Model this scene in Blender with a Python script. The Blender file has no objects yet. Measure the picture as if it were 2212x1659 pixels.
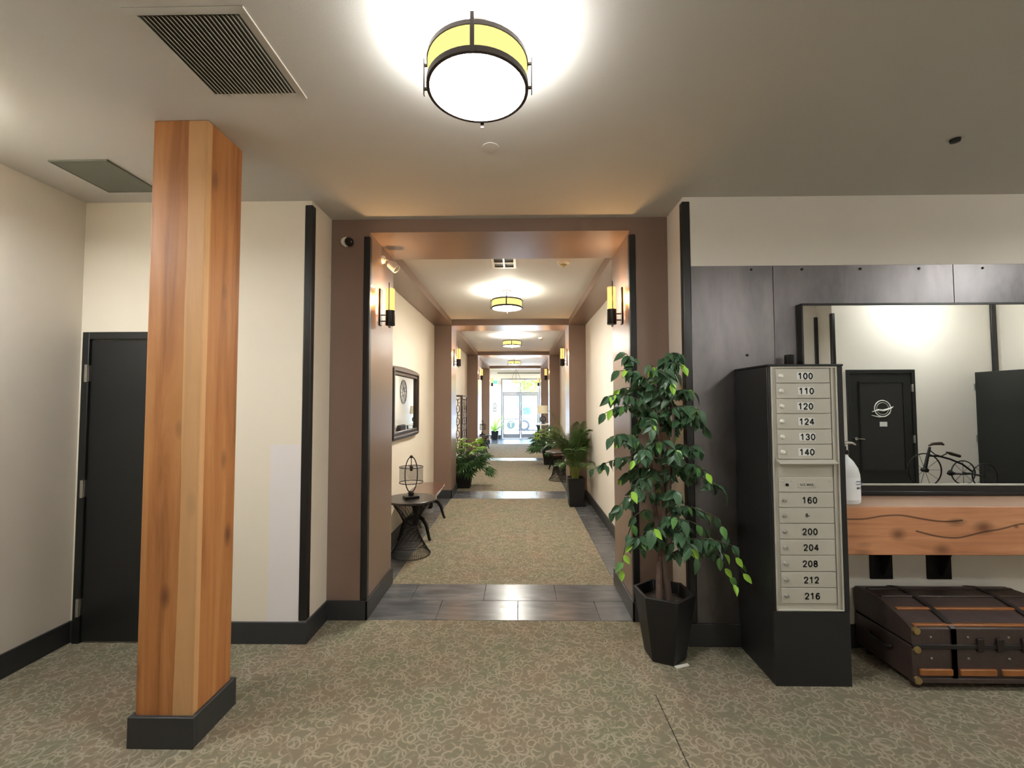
import bpy, math, random
from mathutils import Vector, Matrix
random.seed(7)
S = bpy.context.scene
C = S.collection
PI = math.pi

# ------------------------------------------------------------------ camera
F_PX, PITCH, YAW, ROLL, EYE = 950.0, 0.0412, 0.0159, -0.0023, 1.58
cam = bpy.data.cameras.new('camera')
cam.sensor_width = 36.0
cam.lens = F_PX / 2212.0 * 36.0
cam.clip_start, cam.clip_end = 0.02, 300
camo = bpy.data.objects.new('camera', cam)
C.objects.link(camo)
_f = Vector((-math.sin(YAW) * math.cos(PITCH), math.cos(YAW) * math.cos(PITCH), math.sin(PITCH)))
_r = Vector((math.cos(YAW), math.sin(YAW), 0))
_u = _r.cross(_f)
_R = _r * math.cos(ROLL) + _u * math.sin(ROLL)
_U = -_r * math.sin(ROLL) + _u * math.cos(ROLL)
_m = Matrix((( _R.x, _U.x, -_f.x, 0), (_R.y, _U.y, -_f.y, 0), (_R.z, _U.z, -_f.z, EYE), (0, 0, 0, 1)))
camo.matrix_world = _m
S.camera = camo

# ------------------------------------------------------------------ world, sun, exposure
W = bpy.data.worlds.new('world'); S.world = W
W.use_nodes = True
nt = W.node_tree
bg = nt.nodes['Background']
sky = nt.nodes.new('ShaderNodeTexSky')
sky.sky_type = 'NISHITA'; sky.sun_disc = False
sky.sun_elevation = math.radians(52); sky.sun_rotation = math.radians(60)
nt.links.new(sky.outputs[0], bg.inputs[0])
bg.inputs[1].default_value = 3.3
sun = bpy.data.lights.new('sun', 'SUN'); sun.energy = 50.0; sun.angle = 0.01; sun.color = (1.0, 0.97, 0.92)
suno = bpy.data.objects.new('sun', sun); C.objects.link(suno)
suno.rotation_euler = (math.radians(32), math.radians(18), math.radians(200))
S.view_settings.view_transform = 'Standard'
S.view_settings.look = 'None'
S.view_settings.gamma = 1.0
S.view_settings.use_curve_mapping = False
S.view_settings.exposure = 1.45

# ------------------------------------------------------------------ geometry helpers
class MB:
    def __init__(self): self.v = []; self.f = []
    def add(self, vs, fs):
        o = len(self.v); self.v += [tuple(p) for p in vs]; self.f += [tuple(i + o for i in q) for q in fs]; return self
    def box(self, x0, x1, y0, y1, z0, z1):
        return self.add([(x0,y0,z0),(x1,y0,z0),(x1,y1,z0),(x0,y1,z0),(x0,y0,z1),(x1,y0,z1),(x1,y1,z1),(x0,y1,z1)],
                        [(3,2,1,0),(4,5,6,7),(0,1,5,4),(1,2,6,5),(2,3,7,6),(3,0,4,7)])
    def obox(self, c, s, M=None):
        M = M or Matrix.Identity(3); c = Vector(c); h = [a / 2 for a in s]
        vs = [c + M @ Vector((x*h[0], y*h[1], z*h[2])) for z in (-1,1) for x, y in ((-1,-1),(1,-1),(1,1),(-1,1))]
        return self.add(vs, [(3,2,1,0),(4,5,6,7),(0,1,5,4),(1,2,6,5),(2,3,7,6),(3,0,4,7)])
    def tube(self, pts, r, n=8, closed=False, cap=True):
        P = [Vector(p) for p in pts]; m = len(P)
        R = list(r) if isinstance(r, (list, tuple)) else [r] * m
        rings = []; a = None
        for i in range(m):
            if closed: t = P[(i+1) % m] - P[i-1]
            else: t = P[min(i+1, m-1)] - P[max(i-1, 0)]
            t = t.normalized() if t.length > 1e-9 else Vector((0,0,1))
            if a is None:
                a = t.orthogonal().normalized()
            else:
                a = a - t * a.dot(t)
                a = a.normalized() if a.length > 1e-6 else t.orthogonal().normalized()
            b = t.cross(a)
            rings.append([P[i] + (a*math.cos(2*PI*k/n) + b*math.sin(2*PI*k/n)) * R[i] for k in range(n)])
        vs = [p for q in rings for p in q]; fs = []
        for i in range(m if closed else m-1):
            j = (i+1) % m
            for k in range(n):
                l = (k+1) % n
                fs.append((i*n+k, i*n+l, j*n+l, j*n+k))
        if cap and not closed:
            fs.append(tuple(range(n-1, -1, -1))); fs.append(tuple((m-1)*n + k for k in range(n)))
        return self.add(vs, fs)
    def cyl(self, p0, p1, r0, r1=None, n=16): return self.tube([p0, p1], [r0, r0 if r1 is None else r1], n)
    def ring(self, c, R, r, n=32, m=6, axis='z', sx=1.0, sy=1.0):
        pts = []
        for k in range(n):
            t = 2*PI*k/n; a, b = R*sx*math.cos(t), R*sy*math.sin(t)
            pts.append(Vector(c) + Vector({'z':(a,b,0),'y':(a,0,b),'x':(0,a,b)}[axis]))
        return self.tube(pts, r, m, closed=True)
    def lathe(self, prof, n=24, c=(0,0,0), rot=0.0, axis='z'):
        vs = []; fs = []; m = len(prof)
        for r, z in prof:
            for k in range(n):
                t = 2*PI*k/n + rot
                p = (r*math.cos(t), r*math.sin(t), z)
                if axis == 'y': p = (p[0], p[2], p[1])
                if axis == 'x': p = (p[2], p[0], p[1])
                vs.append((c[0]+p[0], c[1]+p[1], c[2]+p[2]))
        for i in range(m-1):
            for k in range(n):
                l = (k+1) % n; fs.append((i*n+k, i*n+l, (i+1)*n+l, (i+1)*n+k))
        if prof[0][0] > 1e-5: fs.append(tuple(range(n-1,-1,-1)))
        if prof[-1][0] > 1e-5: fs.append(tuple((m-1)*n+k for k in range(n)))
        return self.add(vs, fs)
    def prism(self, poly, a0, a1, plane='xz'):
        # poly in a plane, extruded along the third axis
        n = len(poly)
        def P(p, a): return {'xz':(p[0],a,p[1]),'yz':(a,p[0],p[1]),'xy':(p[0],p[1],a)}[plane]
        vs = [P(p,a0) for p in poly] + [P(p,a1) for p in poly]
        fs = [tuple(range(n)), tuple(range(2*n-1, n-1, -1))] + [(i, n+i, n+(i+1)%n, (i+1)%n) for i in range(n)]
        return self.add(vs, fs)
    def mesh(self, name, mat, smooth=True):
        me = bpy.data.meshes.new(name); me.from_pydata(self.v, [], self.f); me.validate(); me.update()
        if mat: me.materials.append(mat)
        if smooth:
            me.polygons.foreach_set('use_smooth', [True]*len(me.polygons)); me.set_sharp_from_angle(angle=0.55)
        return me
    def build(self, name, mat, parent=None, bevel=0, smooth=True, loc=None, kind=None, seg=2, fix=True):
        me = self.mesh(name, mat, smooth)
        if fix:
            import bmesh
            bm = bmesh.new(); bm.from_mesh(me); bmesh.ops.recalc_face_normals(bm, faces=bm.faces); bm.to_mesh(me); bm.free()
        return link(name, me, parent, bevel, loc, kind, seg)
def link(name, me, parent=None, bevel=0, loc=None, kind=None, seg=2):
    o = bpy.data.objects.new(name, me); C.objects.link(o)
    if parent: o.parent = parent
    if loc: o.location = loc
    if bevel:
        b = o.modifiers.new('bevel', 'BEVEL'); b.width = bevel; b.segments = seg; b.limit_method = 'ANGLE'
    if kind: o['kind'] = kind
    return o
def tag(o, label, cat, group=None, kind=None):
    o['label'] = label; o['category'] = cat
    if group: o['group'] = group
    if kind: o['kind'] = kind
    return o
def thing(name, label, cat, loc=(0,0,0), rz=0, group=None):
    o = bpy.data.objects.new(name, None); C.objects.link(o); o.empty_display_size = 0.1
    o.location = loc; o.rotation_euler = (0,0,rz)
    return tag(o, label, cat, group)
def copy_tree(o, loc=None, rz=None, label=None, parent=None, scale=None):
    c = o.copy(); C.objects.link(c)
    if parent: c.parent = parent
    if loc: c.location = loc
    if rz is not None: c.rotation_euler = (0,0,rz)
    if scale: c.scale = scale
    if label: c['label'] = label
    for ch in list(o.children): copy_tree(ch, parent=c)
    return c
def structure(o, label=None):
    o['kind'] = 'structure'
    if label: o['label'] = label
    return o
def box(*a): return MB().box(*a)
def point(name, loc, energy, color, radius, parent=None):
    l = bpy.data.lights.new(name, 'POINT'); l.energy = energy; l.color = color; l.shadow_soft_size = radius
    o = bpy.data.objects.new(name, l); C.objects.link(o); o.location = loc
    if parent: o.parent = parent
    return o
def text_mesh(s, size, mat, bold=0.0, depth=0.0006):
    cu = bpy.data.curves.new('print', 'FONT'); cu.body = s; cu.size = size; cu.align_x = 'CENTER'; cu.align_y = 'CENTER'
    cu.offset = bold; cu.extrude = depth; cu.resolution_u = 3
    o = bpy.data.objects.new('print', cu); C.objects.link(o)
    dg = bpy.context.evaluated_depsgraph_get()
    me = bpy.data.meshes.new_from_object(o.evaluated_get(dg)); me.materials.clear(); me.materials.append(mat)
    me.transform(Matrix.Rotation(PI/2, 4, 'X'))
    bpy.data.objects.remove(o); return me

_dig = {
 '0': [[(0.5+0.34*math.cos(2*PI*i/20), 0.5+0.42*math.sin(2*PI*i/20)) for i in range(21)]],
 '1': [[(0.22,0.74),(0.42,0.82),(0.56,0.96)],[(0.56,0.95),(0.56,0.08)]],
 '2': [[(0.16,0.68),(0.22,0.84),(0.38,0.92),(0.6,0.91),(0.78,0.80),(0.80,0.64),(0.66,0.46),(0.36,0.24),(0.16,0.09)],[(0.16,0.08),(0.84,0.08)]],
 '3': [[(0.17,0.76),(0.28,0.89),(0.5,0.92),(0.72,0.86),(0.78,0.72),(0.70,0.58),(0.46,0.52)],[(0.46,0.52),(0.72,0.46),(0.82,0.30),(0.74,0.14),(0.5,0.08),(0.26,0.12),(0.15,0.26)]],
 '4': [[(0.66,0.08),(0.66,0.92),(0.12,0.32),(0.9,0.32)]],
 '6': [[(0.80,0.78),(0.68,0.90),(0.48,0.92),(0.28,0.80),(0.18,0.56),(0.17,0.36)],[(0.5+0.32*math.cos(2*PI*i/18), 0.33+0.25*math.sin(2*PI*i/18)) for i in range(19)]],
 '8': [[(0.5+0.28*math.cos(2*PI*i/18), 0.72+0.20*math.sin(2*PI*i/18)) for i in range(19)],[(0.5+0.33*math.cos(2*PI*i/18), 0.30+0.22*math.sin(2*PI*i/18)) for i in range(19)]]}
def digits_mesh(sx, h, mat, w=0.20):
    q = MB(); W = h*0.74; adv = h*0.80; x0 = -adv*len(sx)/2 + (adv-W)/2; hw = w*h/2
    for ci, ch in enumerate(sx):
        for st in _dig[ch]:
            P = [(x0+ci*adv+a*W, (b-0.5)*h) for a, b in st]
            for (ax, az), (bx, bz) in zip(P, P[1:]):
                L = math.hypot(bx-ax, bz-az) or 1e-6; nx, nz = -(bz-az)/L*hw, (bx-ax)/L*hw; ex, ez = (bx-ax)/L*hw*0.3, (bz-az)/L*hw*0.3
                q.add([(ax+nx-ex,0,az+nz-ez),(ax-nx-ex,0,az-nz-ez),(bx-nx+ex,0,bz-nz+ez),(bx+nx+ex,0,bz+nz+ez)],[(0,1,2,3)])
    return q.mesh('number_print', mat, smooth=False)

# ------------------------------------------------------------------ materials
def lin(r, g, b):
    f = lambda c: (c/255/12.92) if c/255 <= 0.04045 else ((c/255+0.055)/1.055)**2.4
    return (f(r), f(g), f(b), 1)
class NM:
    def __init__(self, name):
        self.m = bpy.data.materials.new(name); self.m.use_nodes = True; self.t = self.m.node_tree
        self.b = self.t.nodes['Principled BSDF']; self.out = self.t.nodes['Material Output']
    def n(self, typ, **kw):
        x = self.t.nodes.new(typ)
        for k, v in kw.items():
            if k.startswith('i_'):
                key = k[2:]; key = int(key) if key.isdigit() else key.replace('_', ' ')
                x.inputs[key].default_value = v
            else: setattr(x, k, v)
        return x
    def l(self, a, b): self.t.links.new(a, b)
    def coords(self, scale=(1,1,1), kind='Object', loc=(0,0,0)):
        tc = self.n('ShaderNodeTexCoord'); mp = self.n('ShaderNodeMapping'); mp.inputs['Scale'].default_value = scale
        mp.inputs['Location'].default_value = loc
        self.l(tc.outputs[kind], mp.inputs[0]); return mp.outputs[0]
    def math(self, op, a, b=None, c=None, clamp=False):
        x = self.n('ShaderNodeMath', operation=op); x.use_clamp = clamp
        for i, q in enumerate((a, b, c)):
            if q is None: continue
            if isinstance(q, (int, float)): x.inputs[i].default_value = q
            else: self.l(q, x.inputs[i])
        return x.outputs[0]
    def mix(self, fac, a, b, blend='MIX'):
        x = self.n('ShaderNodeMix', data_type='RGBA', blend_type=blend)
        for i, q in ((0, fac), (6, a), (7, b)):
            if isinstance(q, (int, float)): x.inputs[i].default_value = q
            elif isinstance(q, tuple): x.inputs[i].default_value = q
            else: self.l(q, x.inputs[i])
        return x.outputs[2]
    def noise(self, vec, scale, detail=3, rough=0.5, dist=0.0):
        x = self.n('ShaderNodeTexNoise'); x.inputs['Scale'].default_value = scale; x.inputs['Detail'].default_value = detail
        x.inputs['Roughness'].default_value = rough; x.inputs['Distortion'].default_value = dist
        if vec is not None: self.l(vec, x.inputs['Vector'])
        return x
    def ramp(self, fac, stops):
        x = self.n('ShaderNodeValToRGB'); e = x.color_ramp.elements
        while len(e) > 1: e.remove(e[0])
        e[0].position, e[0].color = stops[0]
        for p, c in stops[1:]:
            q = e.new(p); q.color = c
        self.l(fac, x.inputs[0]); return x.outputs[0]
    def bump(self, h, s=0.2, d=0.01):
        x = self.n('ShaderNodeBump'); x.inputs['Strength'].default_value = s; x.inputs['Distance'].default_value = d
        self.l(h, x.inputs['Height']); self.l(x.outputs[0], self.b.inputs['Normal'])
def plain(name, col, rough=0.5, metal=0.0, var=0.08, vscale=8, bump=0.0, bscale=60, spec=0.5, coat=0.0):
    k = NM(name); v = k.coords()
    a = tuple(min(1, c*(1-var)) for c in col[:3]) + (1,); b = tuple(min(1, c*(1+var)) for c in col[:3]) + (1,)
    nz = k.noise(v, vscale, 4)
    k.l(k.mix(nz.outputs[0], a, b), k.b.inputs['Base Color'])
    k.b.inputs['Roughness'].default_value = rough; k.b.inputs['Metallic'].default_value = metal
    k.b.inputs['Specular IOR Level'].default_value = spec
    if coat: k.b.inputs['Coat Weight'].default_value = coat; k.b.inputs['Coat Roughness'].default_value = 0.15
    if bump:
        k.bump(k.noise(v, bscale, 3).outputs[0], bump, 0.004)
    return k.m
def emis(name, col, s, mixfac=None, tint=None):
    k = NM(name); e = k.n('ShaderNodeEmission'); e.inputs[0].default_value = col; e.inputs[1].default_value = s
    if mixfac is None: k.l(e.outputs[0], k.out.inputs[0])
    else:
        t = k.n('ShaderNodeBsdfTransparent'); t.inputs[0].default_value = tint
        mx = k.n('ShaderNodeMixShader'); mx.inputs[0].default_value = mixfac
        k.l(t.outputs[0], mx.inputs[1]); k.l(e.outputs[0], mx.inputs[2]); k.l(mx.outputs[0], k.out.inputs[0])
    return k.m
def see_through(name, col, fac, tint=(1,1,1,1), rough=0.3, glossy=False):
    k = NM(name); t = k.n('ShaderNodeBsdfTransparent'); t.inputs[0].default_value = tint
    if glossy:
        g = k.n('ShaderNodeBsdfGlossy'); g.inputs['Roughness'].default_value = rough; sh = g.outputs[0]
        fr = k.n('ShaderNodeFresnel'); fr.inputs[0].default_value = 1.45
    else:
        k.b.inputs['Base Color'].default_value = col; k.b.inputs['Roughness'].default_value = rough; sh = k.b.outputs[0]
    mx = k.n('ShaderNodeMixShader'); mx.inputs[0].default_value = fac
    if glossy: k.l(fr.outputs[0], mx.inputs[0])
    k.l(t.outputs[0], mx.inputs[1]); k.l(sh, mx.inputs[2]); k.l(mx.outputs[0], k.out.inputs[0])
    return k.m

M = {}
M['wall'] = plain('wall_paint', lin(224,218,208), 0.6, var=0.015, vscale=2, bump=0.08, bscale=220)
M['ceiling'] = plain('ceiling_paint', lin(200,197,192), 0.75, var=0.02, vscale=1.5, bump=0.1, bscale=200)
M['brown'] = plain('brown_paint', lin(128,106,93), 0.28, var=0.03, vscale=3, bump=0.12, bscale=160)
M['black_trim'] = plain('black_trim', lin(30,30,30), 0.32, var=0.1)
M['black_door'] = plain('black_door', lin(24,25,24), 0.45, var=0.08, vscale=3)
M['base_tile'] = plain('base_tile', lin(48,49,50), 0.42, var=0.15, vscale=9, bump=0.1, bscale=40)
M['steel'] = plain('steel', (0.55,0.55,0.53,1), 0.3, 1.0)
M['chrome'] = plain('chrome', (0.8,0.8,0.8,1), 0.15, 1.0)
M['brass'] = plain('brass', (0.55,0.42,0.2,1), 0.35, 1.0)
M['bronze'] = plain('bronze', lin(58,50,46), 0.4, 0.6)
M['black_metal'] = plain('black_metal', lin(22,21,20), 0.38, 0.4)
M['white_plastic'] = plain('white_plastic', lin(232,228,218), 0.4)
M['grille_dark'] = plain('grille_dark', lin(70,70,64), 0.6)
M['grille_grey'] = plain('grille_grey', lin(176,174,164), 0.55)
M['grey_panel'] = plain('grey_panel', lin(112,114,104), 0.7, bump=0.2, bscale=300)
M['mirror'] = plain('mirror', (0.93,0.95,0.94,1), 0.0, 1.0, var=0.0)
M['dark_wood'] = plain('dark_wood', lin(52,40,34), 0.35, var=0.25, vscale=14)
M['bench_wood'] = plain('bench_wood', lin(92,58,46), 0.22, var=0.2, vscale=10, coat=0.4)
M['table_top'] = plain('table_top', lin(46,42,40), 0.3, var=0.2, vscale=10)
M['pot'] = plain('pot', lin(18,18,19), 0.5, var=0.1)
M['soil'] = plain('soil', lin(50,40,32), 0.9, var=0.4, vscale=60, bump=0.6, bscale=90)
M['trunk_bark'] = plain('bark', lin(96,78,70), 0.85, var=0.35, vscale=40, bump=0.5, bscale=80)
M['twig'] = plain('twig', lin(70,62,48), 0.8)
M['leaf_dark'] = plain('leaf_dark', lin(62,94,64), 0.42, var=0.3, vscale=12)
M['leaf_mid'] = plain('leaf_mid', lin(92,138,72), 0.42, var=0.25, vscale=12)
M['leaf_lime'] = plain('leaf_lime', lin(150,196,70), 0.45, var=0.15, vscale=12)
M['palm'] = plain('palm_leaf', lin(66,92,44), 0.5, var=0.35, vscale=10)
M['palm_yellow'] = plain('palm_stem', lin(120,130,60), 0.5, var=0.2)
M['philo'] = plain('philodendron_leaf', lin(48,84,40), 0.4, var=0.3, vscale=9)
M['philo_new'] = plain('philodendron_new', lin(118,156,52), 0.4, var=0.2, vscale=9)
M['spiky'] = plain('spiky_leaf', lin(172,202,92), 0.45, var=0.3, vscale=8)
M['mail_face'] = plain('mailbox_face', lin(188,184,173), 0.42, 0.25, var=0.03)
M['mail_body'] = plain('mailbox_body', lin(40,40,40), 0.4, 0.3, var=0.1, vscale=4)
M['plate'] = plain('number_plate', lin(222,222,218), 0.4)
M['ink'] = plain('ink', (0.008,0.008,0.008,1), 0.6)
M['leather'] = plain('trunk_leather', lin(62,49,45), 0.45, var=0.45, vscale=12, bump=0.4, bscale=50)
M['strap'] = plain('trunk_strap', lin(28,22,20), 0.5)
M['slat'] = plain('trunk_slat', lin(140,86,44), 0.4, var=0.35, vscale=16)
M['bottle'] = plain('bottle_plastic', lin(228,230,230), 0.35, spec=0.4)
M['label_paper'] = plain('label_paper', lin(240,240,242), 0.6)
M['label_blue'] = plain('label_blue', lin(90,105,140), 0.6)
M['fabric_dark'] = plain('dark_upholstery', lin(44,38,36), 0.8, bump=0.3, bscale=200)
M['shade_linen'] = plain('linen_shade', lin(214,204,176), 0.8, bump=0.2, bscale=300)
M['mesh'] = see_through('wire_mesh', lin(60,56,50), 0.3, rough=0.5)
M['glass'] = see_through('clear_glass', (1,1,1,1), 0.05, tint=(0.96,0.98,0.98,1), rough=0.02, glossy=True)
M['bulb'] = see_through('bulb_glass', (0.9,0.85,0.7,1), 0.25, rough=0.1)
M['alu'] = plain('aluminium', lin(150,152,156), 0.4, 0.8)
M['decal'] = see_through('frosted_decal', lin(120,140,136), 0.93, rough=0.6)
M['decal_white'] = see_through('white_decal', lin(250,250,250), 0.9, rough=0.6)
M['concrete'] = plain('concrete', lin(190,188,182), 0.8, var=0.1, vscale=3)
M['asphalt'] = plain('asphalt', lin(120,120,122), 0.8, var=0.1, vscale=3)
M['bld'] = plain('building_render', lin(190,178,165), 0.8)
M['bld_glass'] = plain('window_glass', lin(70,84,100), 0.1)
M['car_paint'] = plain('car_paint', lin(176,188,200), 0.25, 0.4)
M['car_glass'] = plain('car_glass', lin(50,62,76), 0.08)
M['tyre'] = plain('tyre', lin(28,28,28), 0.8)
M['street_leaf'] = plain('street_leaf', lin(120,142,52), 0.6, var=0.3)
M['lamp_diffuser'] = emis('lamp_diffuser', (0.97,1.0,0.98,1), 40)
M['lamp_diffuser_bay'] = emis('lamp_diffuser_bay', (1.0,0.96,0.86,1), 66)
M['lamp_shade'] = emis('lamp_shade', (1.0,0.86,0.30,1), 0.42)
M['sconce_glass'] = emis('sconce_glass', (1.0,0.60,0.20,1), 0.75, 0.6, (1.0,0.72,0.42,1))
M['pendant_glow'] = emis('pendant_glow', (1.0,0.86,0.35,1), 0.8)
M['exit_green'] = emis('exit_green', (0.10,0.9,0.28,1), 1.1)

def make_left_wall():
    # cream wall with a rectangular whiter touch-up of paint low beside the corner guard
    k = NM('wall_paint_patched'); tc = k.n('ShaderNodeNewGeometry'); sp = k.n('ShaderNodeSeparateXYZ'); k.l(tc.outputs['Position'], sp.inputs[0])
    a = k.math('GREATER_THAN', sp.outputs[0], -1.665); b = k.math('LESS_THAN', sp.outputs[2], 1.30)
    f = k.math('MULTIPLY', k.math('MULTIPLY', a, b), k.math('LESS_THAN', sp.outputs[1], 2.945))
    k.l(k.mix(f, lin(226,217,200), lin(224,218,216)), k.b.inputs['Base Color'])
    k.b.inputs['Roughness'].default_value = 0.6
    k.bump(k.noise(k.coords(), 220, 3).outputs[0], 0.08, 0.004); return k.m
M['wall_patched'] = make_left_wall()
def make_carpet():
    k = NM('patterned_carpet'); v = k.coords()
    d = k.noise(v, 9.0, 2); dv = k.n('ShaderNodeVectorMath', operation='SCALE'); dv.inputs[3].default_value = 0.05
    sub = k.n('ShaderNodeVectorMath', operation='SUBTRACT'); k.l(d.outputs['Color'], sub.inputs[0]); sub.inputs[1].default_value = (0.5,0.5,0.5)
    k.l(sub.outputs[0], dv.inputs[0])
    ad = k.n('ShaderNodeVectorMath', operation='ADD'); k.l(v, ad.inputs[0]); k.l(dv.outputs[0], ad.inputs[1])
    lines = []
    for sc, off, r0 in ((16.5, (0,0,0), 0.40), (19.0, (3.3,1.7,0), 0.36), (14.0, (7.1,4.2,0), 0.42)):
        mp = k.n('ShaderNodeMapping'); mp.inputs['Location'].default_value = off; k.l(ad.outputs[0], mp.inputs[0])
        vo = k.n('ShaderNodeTexVoronoi', feature='F1'); vo.voronoi_dimensions = '2D'; vo.inputs['Scale'].default_value = sc; vo.inputs['Randomness'].default_value = 0.9
        k.l(mp.outputs[0], vo.inputs['Vector'])
        w = k.math('SUBTRACT', 1.0, k.math('DIVIDE', k.math('ABSOLUTE', k.math('SUBTRACT', vo.outputs['Distance'], r0)), 0.105), clamp=True)
        mk = k.noise(mp.outputs[0], sc*0.75, 1); msk = k.math('MULTIPLY', k.math('SUBTRACT', mk.outputs[0], 0.42), 7.0, clamp=True)
        lines.append(k.math('MULTIPLY', w, msk))
    ln = k.math('MAXIMUM', k.math('MAXIMUM', lines[0], lines[1]), lines[2])
    fz = k.noise(v, 420, 2); fz2 = k.noise(v, 130, 3)
    patch = k.noise(v, 3.0, 2)
    base = k.ramp(patch.outputs[0], [(0.30, lin(120,121,98)), (0.5, lin(130,121,102)), (0.70, lin(140,121,103))])
    base = k.mix(k.math('MULTIPLY', k.math('SUBTRACT', fz2.outputs[0], 0.35), 1.2, clamp=True), k.mix(0.35, base, lin(92,86,70)), base)
    c = k.mix(k.math('MULTIPLY', ln, 0.52), base, lin(198,188,166))
    c = k.mix(k.math('MULTIPLY', fz.outputs[0], 0.5), c, lin(110,103,86))
    k.l(c, k.b.inputs['Base Color']); k.b.inputs['Roughness'].default_value = 0.95; k.b.inputs['Specular IOR Level'].default_value = 0.1
    h = k.math('ADD', k.math('MULTIPLY', fz.outputs[0], 0.5), k.math('MULTIPLY', ln, 0.7)); k.bump(h, 0.5, 0.006)
    return k.m
M['carpet'] = make_carpet()
def make_tile():
    k = NM('slate_tile'); v = k.coords(); oi = k.n('ShaderNodeObjectInfo')
    mp = k.n('ShaderNodeVectorMath', operation='ADD'); k.l(v, mp.inputs[0]); k.l(oi.outputs['Location'], mp.inputs[1])
    sc = k.n('ShaderNodeMapping'); sc.inputs['Scale'].default_value = (2, 9, 4); k.l(mp.outputs[0], sc.inputs[0])
    n1 = k.noise(sc.outputs[0], 1.6, 5, 0.6, 0.6)
    c = k.ramp(n1.outputs[0], [(0.3, lin(72,74,78)), (0.5, lin(92,94,98)), (0.72, lin(116,116,116))])
    c = k.mix(k.math('MULTIPLY', oi.outputs['Random'], 0.35), c, lin(70,66,64))
    k.l(c, k.b.inputs['Base Color'])
    k.l(k.math('MULTIPLY_ADD', n1.outputs[0], 0.2, 0.13), k.b.inputs['Roughness']); k.bump(n1.outputs[0], 0.08, 0.01); return k.m
M['tile'] = make_tile()
M['grout'] = plain('grout', lin(60,58,56), 0.9)
def make_timber(name, axis, dark, mid, light, crack=False, stripe=False):
    k = NM(name)
    s = {'z': (14,14,0.9), 'x': (0.9,14,14)}[axis]
    v = k.coords(s); n1 = k.noise(v, 1.0, 5, 0.6, 0.8); v2 = k.coords()
    n2 = k.noise(v2, 2.2, 3, 0.5, 0.5)
    c = k.ramp(n1.outputs[0], [(0.28, dark), (0.5, mid), (0.75, light)])
    c = k.mix(k.math('MULTIPLY', k.math('SUBTRACT', n2.outputs[0], 0.4), 1.6, clamp=True), c, k.mix(0.5, c, dark))
    ks = {'z': (5,5,2.2), 'x': (2.2,5,5)}[axis]
    vo = k.n('ShaderNodeTexVoronoi', feature='F1'); vo.inputs['Scale'].default_value = 1.0; k.l(k.coords(ks, loc=(0.37,0.2,0.81)), vo.inputs['Vector'])
    kn = k.math('SUBTRACT', 1.0, k.math('DIVIDE', vo.outputs['Distance'], 0.17), clamp=True)
    c = k.mix(k.math('MULTIPLY', kn, 1.1, clamp=True), c, lin(78,44,24))
    geo = k.n('ShaderNodeNewGeometry'); sp = k.n('ShaderNodeSeparateXYZ'); k.l(geo.outputs['Position'], sp.inputs[0])
    if crack:
        for kx, kz, ka, kb in ((2.18,0.814,0.05,0.036),(2.665,0.852,0.06,0.040),(2.425,0.728,0.05,0.034),(2.85,0.86,0.016,0.012),(3.3,0.78,0.05,0.035)):
            ex = k.math('POWER', k.math('DIVIDE', k.math('SUBTRACT', sp.outputs[0], kx), ka), 2.0); ez = k.math('POWER', k.math('DIVIDE', k.math('SUBTRACT', sp.outputs[2], kz), kb), 2.0)
            dd = k.math('SQRT', k.math('ADD', ex, ez)); km = k.math('MULTIPLY', k.math('SUBTRACT', 1.25, dd, clamp=True), k.math('MULTIPLY_ADD', n1.outputs[0], 0.9, 0.3), clamp=True)
            c = k.mix(km, c, lin(92,54,32))
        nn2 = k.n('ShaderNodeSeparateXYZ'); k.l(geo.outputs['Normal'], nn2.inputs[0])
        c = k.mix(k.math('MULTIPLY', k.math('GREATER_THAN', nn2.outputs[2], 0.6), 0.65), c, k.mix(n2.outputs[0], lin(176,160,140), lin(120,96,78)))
        for z0, seed, x0, x1 in ((0.90, 1.3, 1.5, 2.55), (0.838, 4.1, 2.28, 4.2)):
            nn = k.n('ShaderNodeTexNoise', noise_dimensions='1D'); nn.inputs['Scale'].default_value = 2.2; nn.inputs['Detail'].default_value = 0.5
            k.l(k.math('ADD', sp.outputs[0], seed), nn.inputs['W'])
            zc = k.math('MULTIPLY_ADD', nn.outputs[0], 0.11, z0 - 0.055)
            dz = k.math('ABSOLUTE', k.math('SUBTRACT', sp.outputs[2], zc))
            m = k.math('SUBTRACT', 1.0, k.math('DIVIDE', dz, 0.0075), clamp=True)
            m = k.math('MULTIPLY', m, k.math('MULTIPLY', k.math('GREATER_THAN', sp.outputs[0], x0), k.math('LESS_THAN', sp.outputs[0], x1)))
            c = k.mix(k.math('MULTIPLY', m, 0.95), c, lin(40,20,12))
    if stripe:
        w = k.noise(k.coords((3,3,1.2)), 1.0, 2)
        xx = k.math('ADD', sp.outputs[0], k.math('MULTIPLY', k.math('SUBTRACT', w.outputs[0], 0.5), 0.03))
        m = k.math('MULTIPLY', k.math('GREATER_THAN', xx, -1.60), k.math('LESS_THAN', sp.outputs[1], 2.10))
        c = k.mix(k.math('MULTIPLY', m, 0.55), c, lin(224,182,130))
    k.l(c, k.b.inputs['Base Color']); k.b.inputs['Roughness'].default_value = 0.5
    k.bump(n1.outputs[0], 0.15, 0.01); return k.m
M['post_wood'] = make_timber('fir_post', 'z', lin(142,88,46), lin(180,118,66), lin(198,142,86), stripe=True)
M['beam_wood'] = make_timber('fir_beam', 'x', lin(150,96,64), lin(190,132,94), lin(208,156,118), crack=True)
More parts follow.
